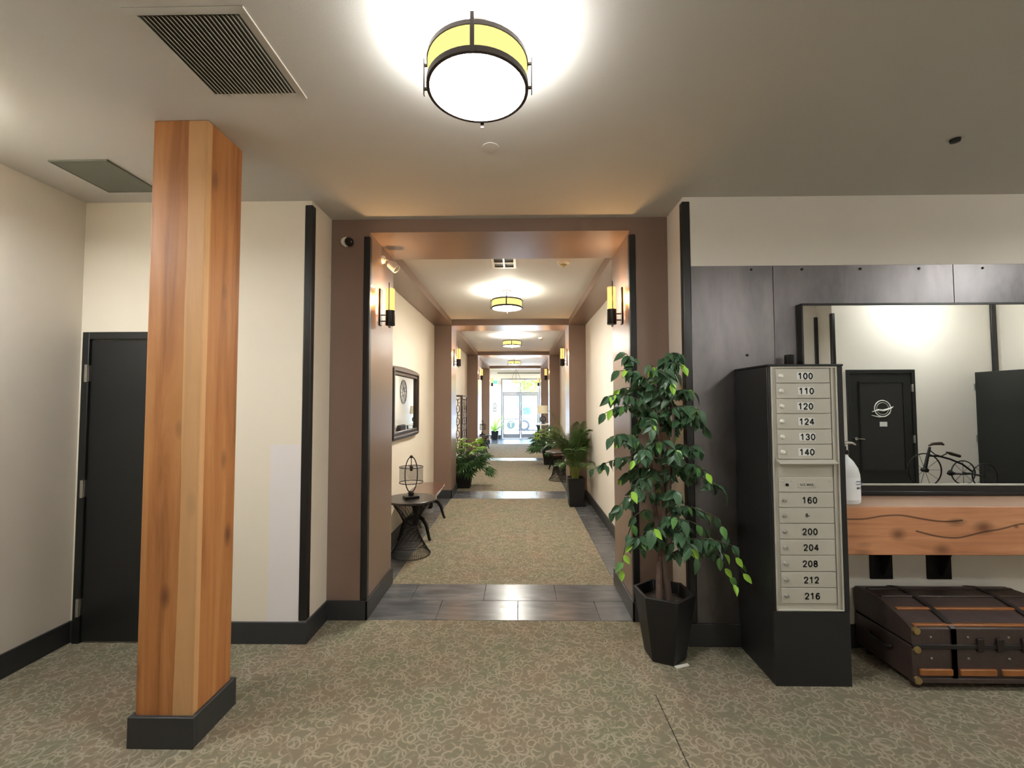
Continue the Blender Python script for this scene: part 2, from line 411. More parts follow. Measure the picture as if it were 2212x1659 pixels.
def make_metal_panel():
    k = NM('blackened_steel'); v = k.coords((2.0,2.0,0.7)); n1 = k.noise(v, 2.0, 5, 0.6, 0.4); n2 = k.noise(k.coords((30,30,1)), 1.0, 2)
    k.l(k.ramp(n1.outputs[0], [(0.3, lin(100,98,99)), (0.7, lin(136,131,132))]), k.b.inputs['Base Color'])
    k.b.inputs['Metallic'].default_value = 0.9
    k.l(k.math('ADD', k.math('MULTIPLY_ADD', n1.outputs[0], 0.2, 0.26), k.math('MULTIPLY', n2.outputs[0], 0.06)), k.b.inputs['Roughness']); return k.m
M['panel'] = make_metal_panel()

# ------------------------------------------------------------------ setting dimensions
CEIL, HDR = 2.96, 2.86
XL, XR = -1.411, 1.108          # corridor walls
JL, JR = -1.122, 0.829          # portal openings
YW = 2.935                      # lobby end wall
PORT = [(3.25, 3.88), (7.28, 7.86), (11.95, 12.5), (16.7, 17.2)]
YD = 19.3                       # entrance doors
BASE = 0.14

# floors
fl = structure(box(-3.2, 8.0, -3.0, 3.25, -0.1, 0.0).build('floor', M['carpet']), 'olive and taupe patterned lobby carpet')
box(0.730, 0.7335, 1.2, 2.45, 0.0, 0.0008).build('carpet_seam', M['black_trim'], fl)
corr = structure(box(XL-0.1, XR+0.1, 3.25, 17.2, -0.1, -0.004).build('floor_corridor', M['grout']), 'corridor floor of carpet runners and slate tile bands')
vest = structure(box(-2.8, 2.6, 17.2, 19.7, -0.1, -0.004).build('floor_entrance', M['grout']), 'slate tiled entrance floor')
for i in range(3):
    box(JL, JR, PORT[i][1], PORT[i+1][0], -0.01, 0.0).build('carpet_runner', M['carpet'], corr)
_tm = {}
def tile(x0, x1, y0, y1, parent):
    g = 0.003; sx, sy = round(x1-x0-g, 3), round(y1-y0-g, 3)
    if (sx, sy) not in _tm:
        _tm[(sx, sy)] = box(-sx/2, sx/2, -sy/2, sy/2, -0.012, 0.002).mesh('tile', M['tile'])
    link('tile', _tm[(sx, sy)], parent, bevel=0.0015, loc=((x0+x1)/2, (y0+y1)/2, 0), seg=1)
def tile_row(x0, x1, y0, y1, joints, parent):
    xs = [x0] + [j for j in joints if x0+0.03 < j < x1-0.03] + [x1]
    for a, b in zip(xs, xs[1:]): tile(a, b, y0, y1, parent)
for i, (a, b) in enumerate(PORT):
    m = (a+b)/2
    tile_row(JL, JR, a, m, [-0.614+0.6*k for k in range(-1, 4)], corr)
    tile_row(JL, JR, m, b, [-0.874+0.585*k for k in range(-1, 5)], corr)
for i in range(3):
    y0, y1 = PORT[i][1], PORT[i+1][0]; n = round((y1-y0)/0.6); st = (y1-y0)/n
    for q in range(n):
        tile(JR, XR, y0+q*st, y0+(q+1)*st, corr); tile(XL, JL, y0+q*st, y0+(q+1)*st, corr)
for q in range(7):
    y0 = 17.2 + q*0.3
    tile_row(-2.6, 2.4, y0, y0+0.3, [-2.6+0.6*k+(0.3 if q % 2 else 0) for k in range(10)], vest)

# ceilings
structure(box(-3.2, 8.0, -0.3, 3.25, CEIL, CEIL+0.1).build('ceiling', M['ceiling']), 'grey-white lobby ceiling')
q = MB(); q.box(-3.2, 8.0, -3.0, -0.2, 3.6, 3.7); q.box(-3.2, 8.0, -0.3, -0.2, CEIL+0.1, 3.6)
structure(q.build('ceiling_back', M['ceiling']), 'raised ceiling behind the viewer')
structure(box(XL-0.15, XR+0.15, 3.25, 17.2, CEIL, CEIL+0.1).build('ceiling_corridor', M['ceiling']), 'cream corridor ceiling')
structure(box(-2.8, 2.6, 17.2, 19.7, 3.4, 3.5).build('ceiling_entrance', M['ceiling']), 'entrance ceiling')
# walls
structure(MB().box(-3.2, -2.983, -3.0, YW, 0, CEIL).box(-3.2,-2.983,-3.0,-0.3,CEIL,3.6).build('wall_left', M['wall']), 'cream side wall at the far left')
structure(box(-3.2, XL-0.15, YW, 3.25, 0, CEIL).build('wall_end_left', M['wall_patched']), 'cream end wall behind the timber post')
structure(box(XL-0.15, XL, YW, 17.2, 0, CEIL).build('wall_corridor_left', M['wall_patched']), 'cream left wall of the corridor')
structure(box(XR, XR+0.15, YW, 17.2, 0, CEIL).build('wall_corridor_right', M['wall']), 'cream right wall of the corridor')
structure(box(XR+0.15, 8.0, YW, 3.25, 0, CEIL).build('wall_end_right', M['wall']), 'white end wall behind the steel panels')
structure(box(-3.2, 4.79, -1.55, -1.33, 0, 3.6).build('wall_back', M['wall']), 'white wall behind the viewer')
structure(box(4.79, 6.04, -3.0, -0.99, 0, 3.6).build('wall_back_door', M['wall']), 'white wall with a black door, seen in the big mirror')
structure(box(6.04, 8.0, -3.0, -1.25, 0, 3.6).build('wall_alcove', M['wall']), 'white alcove wall seen in the big mirror')
structure(MB().box(7.6, 8.0, -1.25, YW, 0, CEIL).box(7.6,8.0,-1.25,-0.3,CEIL,3.6).build('wall_right', M['wall']), 'white right side wall of the lobby')
# entrance walls
w = MB(); w.box(-2.8, -0.79, YD, YD+0.2, 0, 3.4); w.box(0.93, 2.6, YD, YD+0.2, 0, 3.4); w.box(-0.79, 0.93, YD, YD+0.2, 2.62, 3.4)
structure(w.build('wall_entrance', M['wall']), 'white wall around the glass entrance doors')
w = MB()
for xa, xb in ((-2.8,-2.6),(2.4,2.6)):
    w.box(xa,xb,17.2,17.45,0,3.4).box(xa,xb,19.1,YD,0,3.4).box(xa,xb,17.45,19.1,0,0.4).box(xa,xb,17.45,19.1,2.9,3.4)
w.box(-2.8, XL, 17.05, 17.2, 0, 3.4); w.box(XR, 2.6, 17.05, 17.2, 0, 3.4); w.box(XL, XR, 17.05, 17.2, CEIL+0.1, 3.4)
structure(w.build('wall_entrance_sides', M['wall']), 'white side walls of the entrance')
for k, x in enumerate((-2.7, 2.5)):  # invented windows out of view, added so daylight brightens the corridor end
    q = MB(); q.box(x-0.03,x+0.03,17.45,17.5,0.4,2.9).box(x-0.03,x+0.03,19.05,19.1,0.4,2.9).box(x-0.03,x+0.03,17.5,19.05,0.4,0.45).box(x-0.03,x+0.03,17.5,19.05,2.85,2.9).box(x-0.03,x+0.03,18.25,18.3,0.45,2.85)
    wn = structure(q.build('window_%d' % (k+1), M['alu'], bevel=0.003), 'unseen side window added to let daylight into the entrance')
    for a, b in ((17.5,18.25),(18.3,19.05)): box(x-0.003,x+0.003,a,b,0.45,2.85).build('pane', M['glass'], wn)
structure(box(-0.95, 1.3, YD-0.10, YD, 2.83, 2.87).build('trim_5', M['grey_panel']), 'grey ledge above the entrance doors')
structure(MB().box(-2.6, -0.8, YD-0.02, YD, 0, BASE).box(0.94, 2.4, YD-0.02, YD, 0, BASE).build('baseboard_entrance', M['base_tile']))

# portals: brown jambs and header with dark tile base
for i, (a, b) in enumerate(PORT):
    p = MB(); p.prism([(XL,0),(JL,0),(JL,HDR),(JR,HDR),(JR,0),(XR,0),(XR,CEIL),(XL,CEIL)], a, b, 'xz')
    t = structure(p.build('trim_%d' % (i+1), M['brown']), ['nearest', 'second', 'third', 'farthest'][i] + ' brown portal across the corridor')
    for s, xj, xc in ((-1, JL, XL), (1, JR, XR)):
        q = MB()
        e = 0.015
        x0, x1 = sorted((xc, xj - s*e))
        q.box(x0, x1, a-e, a, 0.002, BASE)
        x0, x1 = sorted((xj, xj - s*e)); q.box(x0, x1, a-e, b+e, 0.002, BASE)
        x0, x1 = sorted((xc, xj)); q.box(x0, x1, b, b+e, 0.002, BASE)
        q.build('base_tile', M['base_tile'], t, bevel=0.003)
        if i == 0:
            g = MB(); x0, x1 = sorted((xj - s*0.008, xj + s*0.042)); g.box(x0, x1, a-0.008, a+0.042, BASE, 2.83)
            g.build('corner_guard', M['black_trim'], t, bevel=0.007, seg=3)
# soffits along the bays
n = 6
for i in range(3):
    for s, xj, xc in ((-1, JL, XL), (1, JR, XR)):
        x0, x1 = sorted((xj, xc))
        structure(box(x0, x1, PORT[i][1], PORT[i+1][0], HDR, CEIL).build('trim_%d' % n, M['brown']), 'brown soffit along the corridor bay'); n += 1
# baseboards
def base(name, *bxs):
    q = MB()
    for b in bxs: q.box(*b)
    return structure(q.build(name, M['base_tile'], bevel=0.003), 'dark tile skirting')
base('baseboard_left', (-2.983,-2.968,-1.33,YW,0,BASE))
base('baseboard_end_left', (-2.983,-2.95,YW-0.015,YW,0,BASE), (-1.99,XL+0.015,YW-0.015,YW,0,BASE), (XL,XL+0.015,YW,3.235,0,BASE))
base('baseboard_end_right', (XR-0.015,7.6,YW-0.015,YW,0,BASE+0.005), (XR-0.015,XR,YW,3.235,0,BASE))
for s, x in (('left', XL), ('right', XR)):
    x0, x1 = (x, x+0.015) if s == 'left' else (x-0.015, x)
    base('baseboard_corridor_'+s, *[(x0,x1,PORT[i][1]+0.015,PORT[i+1][0]-0.015,0.002,BASE) for i in range(3)])
base('baseboard_back', (-2.983,4.79,-1.33,-1.315,0,BASE), (5.99,6.055,-0.99,-0.975,0,BASE), (6.04,6.055,-1.25,-0.99,0,BASE), (6.055,7.6,-1.25,-1.235,0,BASE), (7.585,7.6,-1.235,YW,0,BASE))
# corner guards on the outer corners
def guard(label, x, y, sx, z1=2.93, sy=-1):
    x0, x1 = sorted((x + sx*0.008, x - sx*0.046)); y0, y1 = sorted((y + sy*0.008, y - sy*0.046))
    return tag(box(x0, x1, y0, y1, BASE+0.005, z1).build('corner_guard', M['black_trim'], bevel=0.008, seg=3), label, 'corner guard', 'black corner guards')
guard('tall black corner guard left of the corridor opening, right of the timber post', XL, YW, 1)
guard('tall black corner guard beside the ficus, left edge of steel panels', XR, YW, -1)
guard('black corner guard reflected at the left of the big mirror, nearer the door', 4.79, -0.99, -1, 2.93, 1)
tag(box(4.74, 4.79, -1.33, -1.30, BASE, 2.93).build('corner_guard', M['black_trim'], bevel=0.006), 'black corner strip reflected at the far left of the big mirror', 'corner guard', 'black corner guards')
tag(box(7.44, 7.52, -1.25, -1.22, BASE, 3.5).build('corner_guard', M['black_trim'], bevel=0.006), 'black corner strip reflected above the open door in the big mirror', 'corner guard', 'black corner guards')

# ------------------------------------------------------------------ doors
def black_door(name, label, x0, x1, y, facing, hinge_x, glass=False):
    f = facing                                   # -1: face looks toward -y
    d = structure(box(x0+0.05, x1-0.05, *sorted((y + f*0.012, y - f*0.03)), 0.008, 2.005).build(name, M['black_door'], bevel=0.003), label)
    q = MB()
    for a, b, z0, z1 in ((x0,x0+0.048,0,2.06),(x1-0.048,x1,0,2.06),(x0+0.048,x1-0.048,2.01,2.06)): q.box(a, b, *sorted((y + f*0.028, y - f*0.03)), z0, z1)
    q.build('door_frame', M['black_door'], d, bevel=0.004)
    for z in (1.78, 1.01, 0.235):
        hm = MB(); hm.cyl((hinge_x, y+f*0.03, z-0.058), (hinge_x, y+f*0.03, z+0.058), 0.011, n=10)
        hm.box(hinge_x-0.014, hinge_x+0.014, *sorted((y+f*0.012, y+f*0.028)), z-0.055, z+0.055)
        hm.build('hinge', M['steel'], d)
    return d
black_door('door_1', 'plain black door left of the timber post with three steel hinges', -2.946, -1.995, YW, -1, -2.908)
d2 = black_door('door_2', 'black door with pale oval emblem, reflected in the big mirror', 4.97, 5.99, -0.99, 1, 5.945)
gl = box(5.17, 5.80, -0.978, -0.970, 0.55, 1.86).build('door_panel', plain('dark_glass', lin(34,34,34), 0.4, var=0.02), d2, bevel=0.003)
q = MB()
for a in ((5.15,5.17,0.53,1.88),(5.80,5.82,0.53,1.88),(5.17,5.80,0.53,0.55),(5.17,5.80,1.86,1.88)): q.box(a[0],a[1],-0.978,-0.962,a[2],a[3])
q.build('glass_bead', M['black_door'], d2)
em = MB(); em.ring((5.49,-0.966,1.47), 0.115, 0.008, 32, 6, 'y', 1.05, 1.05); em.ring((5.49,-0.966,1.47), 0.09, 0.004, 32, 6, 'y', 1.0, 1.0)
em.tube([(5.33,-0.964,1.42),(5.42,-0.964,1.45),(5.5,-0.964,1.44),(5.6,-0.964,1.47),(5.65,-0.964,1.50)], [0.004,0.014,0.016,0.014,0.004], 6)
em.tube([(5.32,-0.964,1.37),(5.42,-0.964,1.345),(5.52,-0.964,1.35),(5.6,-0.964,1.40)], [0.003,0.008,0.008,0.003], 6)
e = em.build('door_emblem', M['plate'], d2); e['label'] = 'pale round emblem with a ribbon'
box(5.44, 5.55, -0.969, -0.965, 1.20, 1.27).build('door_sign', M['plate'], d2)
q = MB(); q.cyl((5.06,-0.98,1.02),(5.06,-0.93,1.02),0.022); q.tube([(5.06,-0.935,1.02),(5.12,-0.93,1.02),(5.18,-0.935,1.012)],0.010,8)
q.build('lever_handle', M['chrome'], d2)
d3 = structure(box(7.14, 7.185, -1.22, -0.35, 0.01, 2.03).build('door_3', M['black_door'], bevel=0.004), 'black door leaf standing open, reflected at the right of the big mirror')
q = MB(); q.lathe([(0.028,0),(0.028,0.006),(0.010,0.01),(0.010,0.035),(0.024,0.045),(0.028,0.06),(0.02,0.072),(0.0,0.074)], 16, (0,0,0), axis='x')
q.v = [(7.14 - x, -0.45 + y, 0.89 + z) for x, y, z in q.v]; q.build('door_knob', M['brass'], d3)
for z in (0.25, 1.0, 1.8): box(7.13, 7.19, -1.232, -1.218, z-0.05, z+0.05).build('hinge', M['steel'], d3)

# glass entrance doors
d4 = structure(MB().box(-0.79,-0.72,YD-0.02,YD+0.1,0,2.62).box(0.86,0.93,YD-0.02,YD+0.1,0,2.62).box(-0.72,0.86,YD-0.02,YD+0.1,2.55,2.62)
     .box(-0.72,0.86,YD-0.02,YD+0.1,1.94,2.02).box(0.045,0.085,YD-0.02,YD+0.1,2.02,2.55).build('door_4', M['alu'], bevel=0.004), 'glass double entrance doors with transom at the end of the corridor')
for a, b, nm in ((-0.715, 0.062, 0), (0.068, 0.855, 1)):
    q = MB()
    q.box(a,a+0.06,YD+0.01,YD+0.055,0.01,1.935).box(b-0.06,b,YD+0.01,YD+0.055,0.01,1.935).box(a+0.06,b-0.06,YD+0.01,YD+0.055,0.01,0.2).box(a+0.06,b-0.06,YD+0.01,YD+0.055,1.86,1.935)
    q.box(a+0.06,b-0.06,YD+0.01,YD+0.055,0.82,0.86)
    lf = q.build('door_leaf', M['alu'], d4, bevel=0.003)
    box(a+0.06,b-0.06,YD+0.03,YD+0.036,0.2,0.82).build('pane', M['glass'], lf)
    box(a+0.06,b-0.06,YD+0.03,YD+0.036,0.86,1.86).build('pane', M['glass'], lf)
    hx = b-0.10 if nm == 0 else a+0.10
    q = MB(); q.tube([(hx,YD+0.01,0.88),(hx,YD-0.05,0.90),(hx,YD-0.05,1.18),(hx,YD+0.01,1.2)],0.012,8); q.build('pull_handle', M['steel'], lf)
    if nm == 0:
        q = MB(); q.lathe([(0.0,0),(0.185,0),(0.185,0.002),(0.0,0.002)], 36, (-0.36,YD+0.024,0.59), axis='y'); q.build('round_decal', M['decal'], lf)
        tm = text_mesh('T', 0.34, M['decal_white'], 0.004, 0.001); o = link('decal_letter', tm, lf, loc=(-0.36, YD+0.020, 0.585))
for a, b in ((-0.72,0.045),(0.085,0.86)): box(a,b,YD+0.03,YD+0.036,2.02,2.55).build('pane', M['glass'], d4)

# ------------------------------------------------------------------ timber post
t = thing('timber_post', 'square orange-brown fir post with dark tile base, left foreground', 'post', (-1.646, 2.201, 0))
MB().box(-0.134,0.134,-0.135,0.135,0.0,CEIL).build('post', M['post_wood'], t, bevel=0.006, seg=2)
q = MB()
for b in ((-0.154,0.154,-0.154,-0.135,0.0,BASE),(-0.154,0.154,0.135,0.154,0,BASE),(-0.154,-0.134,-0.135,0.135,0,BASE),(0.134,0.154,-0.135,0.135,0,BASE)): q.box(*b)
q.build('base_tile', M['base_tile'], t, bevel=0.003)

# ------------------------------------------------------------------ steel wall panels
for nm, x0, x1, z0, lab in (('steel_wall_panel',1.152,1.693,0.147,'tall blackened steel panel between the ficus and the mailbox cabinet'),
        ('steel_wall_panel',1.697,2.878,0.96,'wide blackened steel panel above and left of the big mirror'),
        ('steel_wall_panel',2.882,4.1,0.96,'blackened steel panel with bright glare at the top right')):
    t = thing(nm, lab, 'wall panel', (x0, YW, z0), 0, 'blackened steel wall panels')
    box(0, x1-x0, -0.006, 0, 0, 2.487-z0).build('sheet', M['panel'], t, bevel=0.001, seg=1)
    xs = [0.4] if x1 < 1.7 else [0.19+0.385*k for k in range(3)]
    for x in xs:
        MB().lathe([(0.008,0),(0.008,-0.004),(0.004,-0.007),(0,-0.007)], 10, (x, -0.006, 2.46-z0), axis='y').build('bolt', M['black_metal'], t)
    if x1 < 1.7:
        for x, z in ((0.36,1.74),(0.44,1.20)): MB().lathe([(0.008,0),(0.008,-0.004),(0.004,-0.007),(0,-0.007)], 10, (x, -0.006, z), axis='y').build('bolt', M['black_metal'], t)

# ------------------------------------------------------------------ ceiling fixtures
def vent_slats():
    t = thing('ceiling_vent', 'large slatted return grille in the ceiling, near the timber post', 'vent', (-1.174, 1.69, CEIL))
    hx, hy, o = 0.184, 0.20, 0.032
    q = MB(); q.box(-hx-o,hx+o,-hy-o,-hy,-0.0015,0).box(-hx-o,hx+o,hy,hy+o,-0.0015,0).box(-hx-o,-hx,-hy,hy,-0.0015,0).box(hx,hx+o,-hy,hy,-0.0015,0)
    q.build('vent_frame', M['ceiling'], t, bevel=0.002)
    box(hx+o, hx+o+0.0022, -hy-o, hy+o, -0.006, 0).build('edge_highlight', M['white_plastic'], t)  # white strip standing in for the highlight along the frame edge
    box(-hx,hx,-hy,hy,-0.0006,0).build('vent_back', M['grille_dark'], t)
    me = MB().obox((0,0,-0.006),(0.011,2*hy,0.0016),Matrix.Rotation(0.6,3,'Y')).mesh('slat', M['grille_grey'])
    for k in range(22): link('slat', me, t, loc=(-hx+0.008+k*(2*hx-0.016)/21, 0, -0.001))
vent_slats()
t = thing('ceiling_vent', 'flat dark grey ceiling grille in the corner above the black door', 'vent', (-2.50, 2.585, CEIL))
box(-0.162,0.162,-0.178,0.178,-0.008,0).build('grille_panel', M['grey_panel'], t)
q = MB(); q.box(-0.17,0.17,-0.186,-0.178,-0.01,0).box(-0.17,0.17,0.178,0.186,-0.01,0).box(-0.17,-0.162,-0.178,0.178,-0.01,0).box(0.162,0.17,-0.178,0.178,-0.01,0)
q.build('vent_frame', M['grey_panel'], t)
t = thing('ceiling_vent', 'white framed ceiling vent with dark quarters in the first corridor bay', 'vent', (-0.146, 4.28, CEIL))
q = MB()
for b in ((-0.12,-0.095,-0.17,0.17),(0.095,0.12,-0.17,0.17),(-0.095,0.095,-0.17,-0.145),(-0.095,0.095,0.145,0.17),(-0.008,0.008,-0.145,0.145),(-0.095,-0.008,-0.008,0.008),(0.008,0.095,-0.008,0.008)): q.box(b[0],b[1],b[2],b[3],-0.012,0)
q.build('vent_frame', M['white_plastic'], t)
for sx in (-1,1):
    for sy in (-1,1): box(*sorted((sx*0.008,sx*0.095)), *sorted((sy*0.008,sy*0.145)), -0.006, -0.001).build('grille_quarter', M['grille_dark'], t)
tag(MB().lathe([(0,-0.004),(0.035,-0.004),(0.044,-0.003),(0.046,0)], 28, (-0.15,2.325,CEIL)).build('sprinkler_cover', M['ceiling']), 'round white cover disc on the ceiling behind the big drum light', 'cover disc')
t = thing('sprinkler', 'small dark recessed sprinkler in the ceiling at upper right', 'sprinkler', (2.297, 2.295, CEIL))
MB().lathe([(0,-0.004),(0.028,-0.004),(0.036,0)], 24).build('escutcheon', M['grille_grey'], t)
MB().lathe([(0,-0.02),(0.022,-0.018),(0.024,-0.004)], 20).build('sprinkler_head', M['black_metal'], t)
def detector(loc, lab):
    t = thing('smoke_detector', lab, 'detector', loc)
    MB().lathe([(0.045,-0.028),(0.06,-0.015),(0.062,0)], 24).build('base', M['white_plastic'], t)
    MB().lathe([(0,-0.052),(0.014,-0.05),(0.018,-0.036),(0.040,-0.030)], 20).build('sensor', M['brass'], t)
detector((0.441, 4.29, CEIL), 'white ceiling detector in the first corridor bay, right of the vent')
detector((0.48, 9.4, CEIL), 'small white ceiling detector in the second corridor bay')

def drum_light(loc, lab, energy, col=(1.0,0.98,0.94), diff='lamp_diffuser'):
    t = thing('drum_light', lab, 'ceiling light', loc, 0, 'drum ceiling lights')
    R, zt, zb = 0.184, -0.116, -0.225
    MB().lathe([(0.0,-0.026),(0.05,-0.024),(0.062,-0.012),(0.065,0)], 24).build('canopy', M['bronze'], t)
    MB().cyl((0,0,-0.02),(0,0,zt+0.004),0.009,n=10).build('stem', M['bronze'], t)
    q = MB(); q.lathe([(R-0.006,zt-0.016),(R+0.004,zt-0.016),(R+0.004,zt),(R-0.006,zt),(R-0.006,zt-0.016)], 48); q.f = q.f[:48*4]; q.build('top_ring', M['bronze'], t)
    q = MB(); q.lathe([(R-0.008,zb),(R+0.004,zb),(R+0.004,zb+0.02),(R-0.008,zb+0.02),(R-0.008,zb)], 48); q.f = q.f[:48*4]; q.build('bottom_ring', M['bronze'], t)
    q = MB(); q.lathe([(R,zb+0.02),(R,zt-0.016)], 48); q.f = q.f[:48]; q.build('shade', M['lamp_shade'], t)
    q = MB(); q.lathe([(R-0.008,zb+0.008),(R-0.02,zb+0.004),(0.0,zb+0.003)], 48); q.f = q.f[:96]; q.build('diffuser', M[diff], t, fix=False)
    for k in range(4):
        a = k*PI/2; Mr = Matrix.Rotation(a, 3, 'Z'); p = MB()
        p.obox(Mr @ Vector((R+0.016,0,(zt+zb)/2)), (0.004,0.014,zt-zb+0.028), Mr)
        for z in (zt-0.008, zb+0.01): p.obox(Mr @ Vector((R+0.009,0,z)), (0.012,0.008,0.008), Mr)
        p.build('strap', M['bronze'], t)
    point('drum_bulb', (0,0,zt+0.012), energy, col, 0.07, t)
    return t
drum_light((-0.15, 1.585, CEIL), 'big drum ceiling light with yellow shade in the lobby foreground', 9)
drum_light((-0.148, 5.4, CEIL), 'drum ceiling light in the first corridor bay', 18, (1.0,0.92,0.76), 'lamp_diffuser_bay')
drum_light((-0.145, 9.05, CEIL), 'drum ceiling light in the second corridor bay', 18, (1.0,0.93,0.82), 'lamp_diffuser_bay')
drum_light((-0.145, 13.5, CEIL), 'small drum ceiling light in the third corridor bay', 18, (1.0,0.93,0.82), 'lamp_diffuser_bay')
drum_light((-2.70, 1.60, CEIL), 'drum ceiling light just outside the left edge of the picture', 4.0, (1.0,0.86,0.62))
drum_light((4.15, 1.56, CEIL), 'drum ceiling light out of view, mirrored as glare in the steel panel', 7)

drum_light((2.6, -0.02, CEIL), 'drum ceiling light behind the viewer, mirrored as soft glare in the tall steel panel', 8, (1.0,0.9,0.86))
drum_light((6.1, -0.50, 3.6), 'unseen drum ceiling light added to brighten the mirrored door wall', 24, (0.97,1.0,1.0))  # lamp out of view, put in to light the walls the mirror shows

# wall sconces on the portal jambs
def make_sconce():
    t = thing('wall_sconce', '', 'wall light', (0,0,0), 0, 'amber wall sconces on the portals')
    MB().box(0,0.012,-0.028,0.028,-0.15,0.145).build('backplate', M['black_metal'], t, bevel=0.002)
    q = MB(); q.lathe([(0.0,-0.15),(0.036,-0.15),(0.038,-0.144),(0.038,-0.03),(0.034,-0.028),(0.030,-0.06),(0,-0.06)], 24, (0.085,0,0)); q.build('cup', M['black_metal'], t)
    q = MB()
    for z in (-0.065,-0.115): q.cyl((0.01,0,z),(0.05,0,z),0.005,n=8)
    q.build('arm', M['black_metal'], t)
    q = MB(); q.lathe([(0.033,-0.045),(0.033,0.15)], 24, (0.085,0,0)); q.f = q.f[:24]; q.build('glass_cylinder', M['sconce_glass'], t)
    q = MB(); q.tube([(0.085,-0.038,-0.17),(0.085,-0.039,-0.10),(0.085,-0.039,0.19)],0.0035,8); q.tube([(0.085,0,-0.15),(0.09,-0.02,-0.172),(0.085,-0.038,-0.172)],0.003,6); q.build('rod', M['black_metal'], t)
    return t
sc0 = make_sconce()
first = True
for i, (a, b) in enumerate(PORT):
    for s in (-1, 1):
        lab = 'amber glass sconce on the %s side of the %s brown portal' % ('left' if s < 0 else 'right', ['nearest','second','third','farthest'][i])
        loc = ((JL if s < 0 else JR), a+0.26, 2.35); rz = 0 if s < 0 else PI
        if first: sc0.location = loc; sc0['label'] = lab; o = sc0; first = False
        else: o = copy_tree(sc0, loc, rz, lab)
        # rod stays on the side of the viewer
        if s > 0: o.scale = (1,-1,1)
for o in [x for x in list(C.objects) if x.name.startswith('wall_sconce')]:
    point('sconce_bulb', (0.085,0,0.06), 7.0, (1.0,0.64,0.30), 0.045, o)

# security camera and spot head
t = thing('security_camera', 'small white dome camera with black eye on the left portal jamb', 'camera', (-1.285, 3.25, 2.785))
MB().lathe([(0.0,-0.03),(0.03,-0.028),(0.036,-0.02),(0.036,0)], 24, (-0.012,0,0), axis='y').build('housing', M['white_plastic'], t)
q = MB(); q.lathe([(0.0,-0.034),(0.018,-0.03),(0.030,-0.014),(0.034,0.006),(0.030,0.02),(0,0.03)], 24, (0.018,-0.03,-0.004), axis='y'); q.build('dome', plain('dome_black', (0.006,0.006,0.006,1), 0.12), t)
t = thing('spotlight', 'small white spot head fixed high on the left inner jamb', 'spotlight', (JL, 3.56, 2.755))
MB().lathe([(0.0,0.024),(0.03,0.02),(0.036,0)], 20, axis='x').build('mount', M['white_plastic'], t)
MB().tube([(0.02,0,0),(0.05,0.0,-0.005),(0.065,0,-0.03)],0.008,8).build('arm', M['white_plastic'], t)
q = MB(); q.tube([(0.05,0.0,-0.025),(0.062,0,-0.035),(0.12,-0.005,-0.085)],[0.02,0.032,0.036],20); q.build('head', M['white_plastic'], t)
MB().tube([(0.1195,-0.005,-0.0845),(0.1215,-0.005,-0.0865)],0.030,20).build('lens', M['grille_dark'], t)

# ------------------------------------------------------------------ mailbox cabinet
mx0, mx1, my0, my1, mz = 1.423, 1.842, 2.533, 2.920, 1.793
t = thing('mailbox_cabinet', 'tall black pedestal cabinet with light grey numbered mailboxes', 'mailbox', (mx0, my0, 0))
W_, D_ = mx1-mx0, my1-my0
q = MB(); q.box(0,W_,0.012,D_,0.0,mz-0.012); q.build('cabinet_body', M['mail_body'], t, bevel=0.004)
q = MB(); q.box(-0.004,W_+0.004,-0.006,D_,mz-0.012,mz).box(0,0.012,-0.004,0.012,0.41,mz-0.012).box(W_-0.034,W_,-0.004,0.012,0.41,mz-0.012).box(0,W_,-0.002,0.012,0.0,0.408)
q.build('cabinet_trim', M['mail_body'], t, bevel=0.003)
fx0, fx1, fz0, fz1 = 0.012, W_-0.034, 0.412, mz-0.014
q = MB(); q.box(fx0,fx1,0.002,0.012,fz0,fz1)
for b in ((fx0,fx0+0.008,fz0,fz1),(fx1-0.008,fx1,fz0,fz1),(fx0+0.008,fx1-0.008,fz1-0.008,fz1),(fx0+0.008,fx1-0.008,fz0,fz0+0.008),(fx1-0.034,fx1-0.026,fz0+0.008,fz1-0.008)): q.box(b[0],b[1],-0.008,0.002,b[2],b[3])
q.build('face_frame', M['mail_face'], t, bevel=0.0015)
dx0, dx1 = fx0+0.030, fx1-0.040
def zrow(y): return EYE - (y - 867.0) * my0 / F_PX + 0.004
rows = [('100',799,829),('110',830,862),('120',863,894),('124',895,927),('130',928,959),('140',960,991),
        ('U.S. MAIL',1029,1060),('160',1061,1092),('8-',1093,1125),('200',1126,1158),('204',1159,1191),('208',1192,1225),('212',1226,1258),('216',1259,1291)]
cx = (dx0+dx1)/2
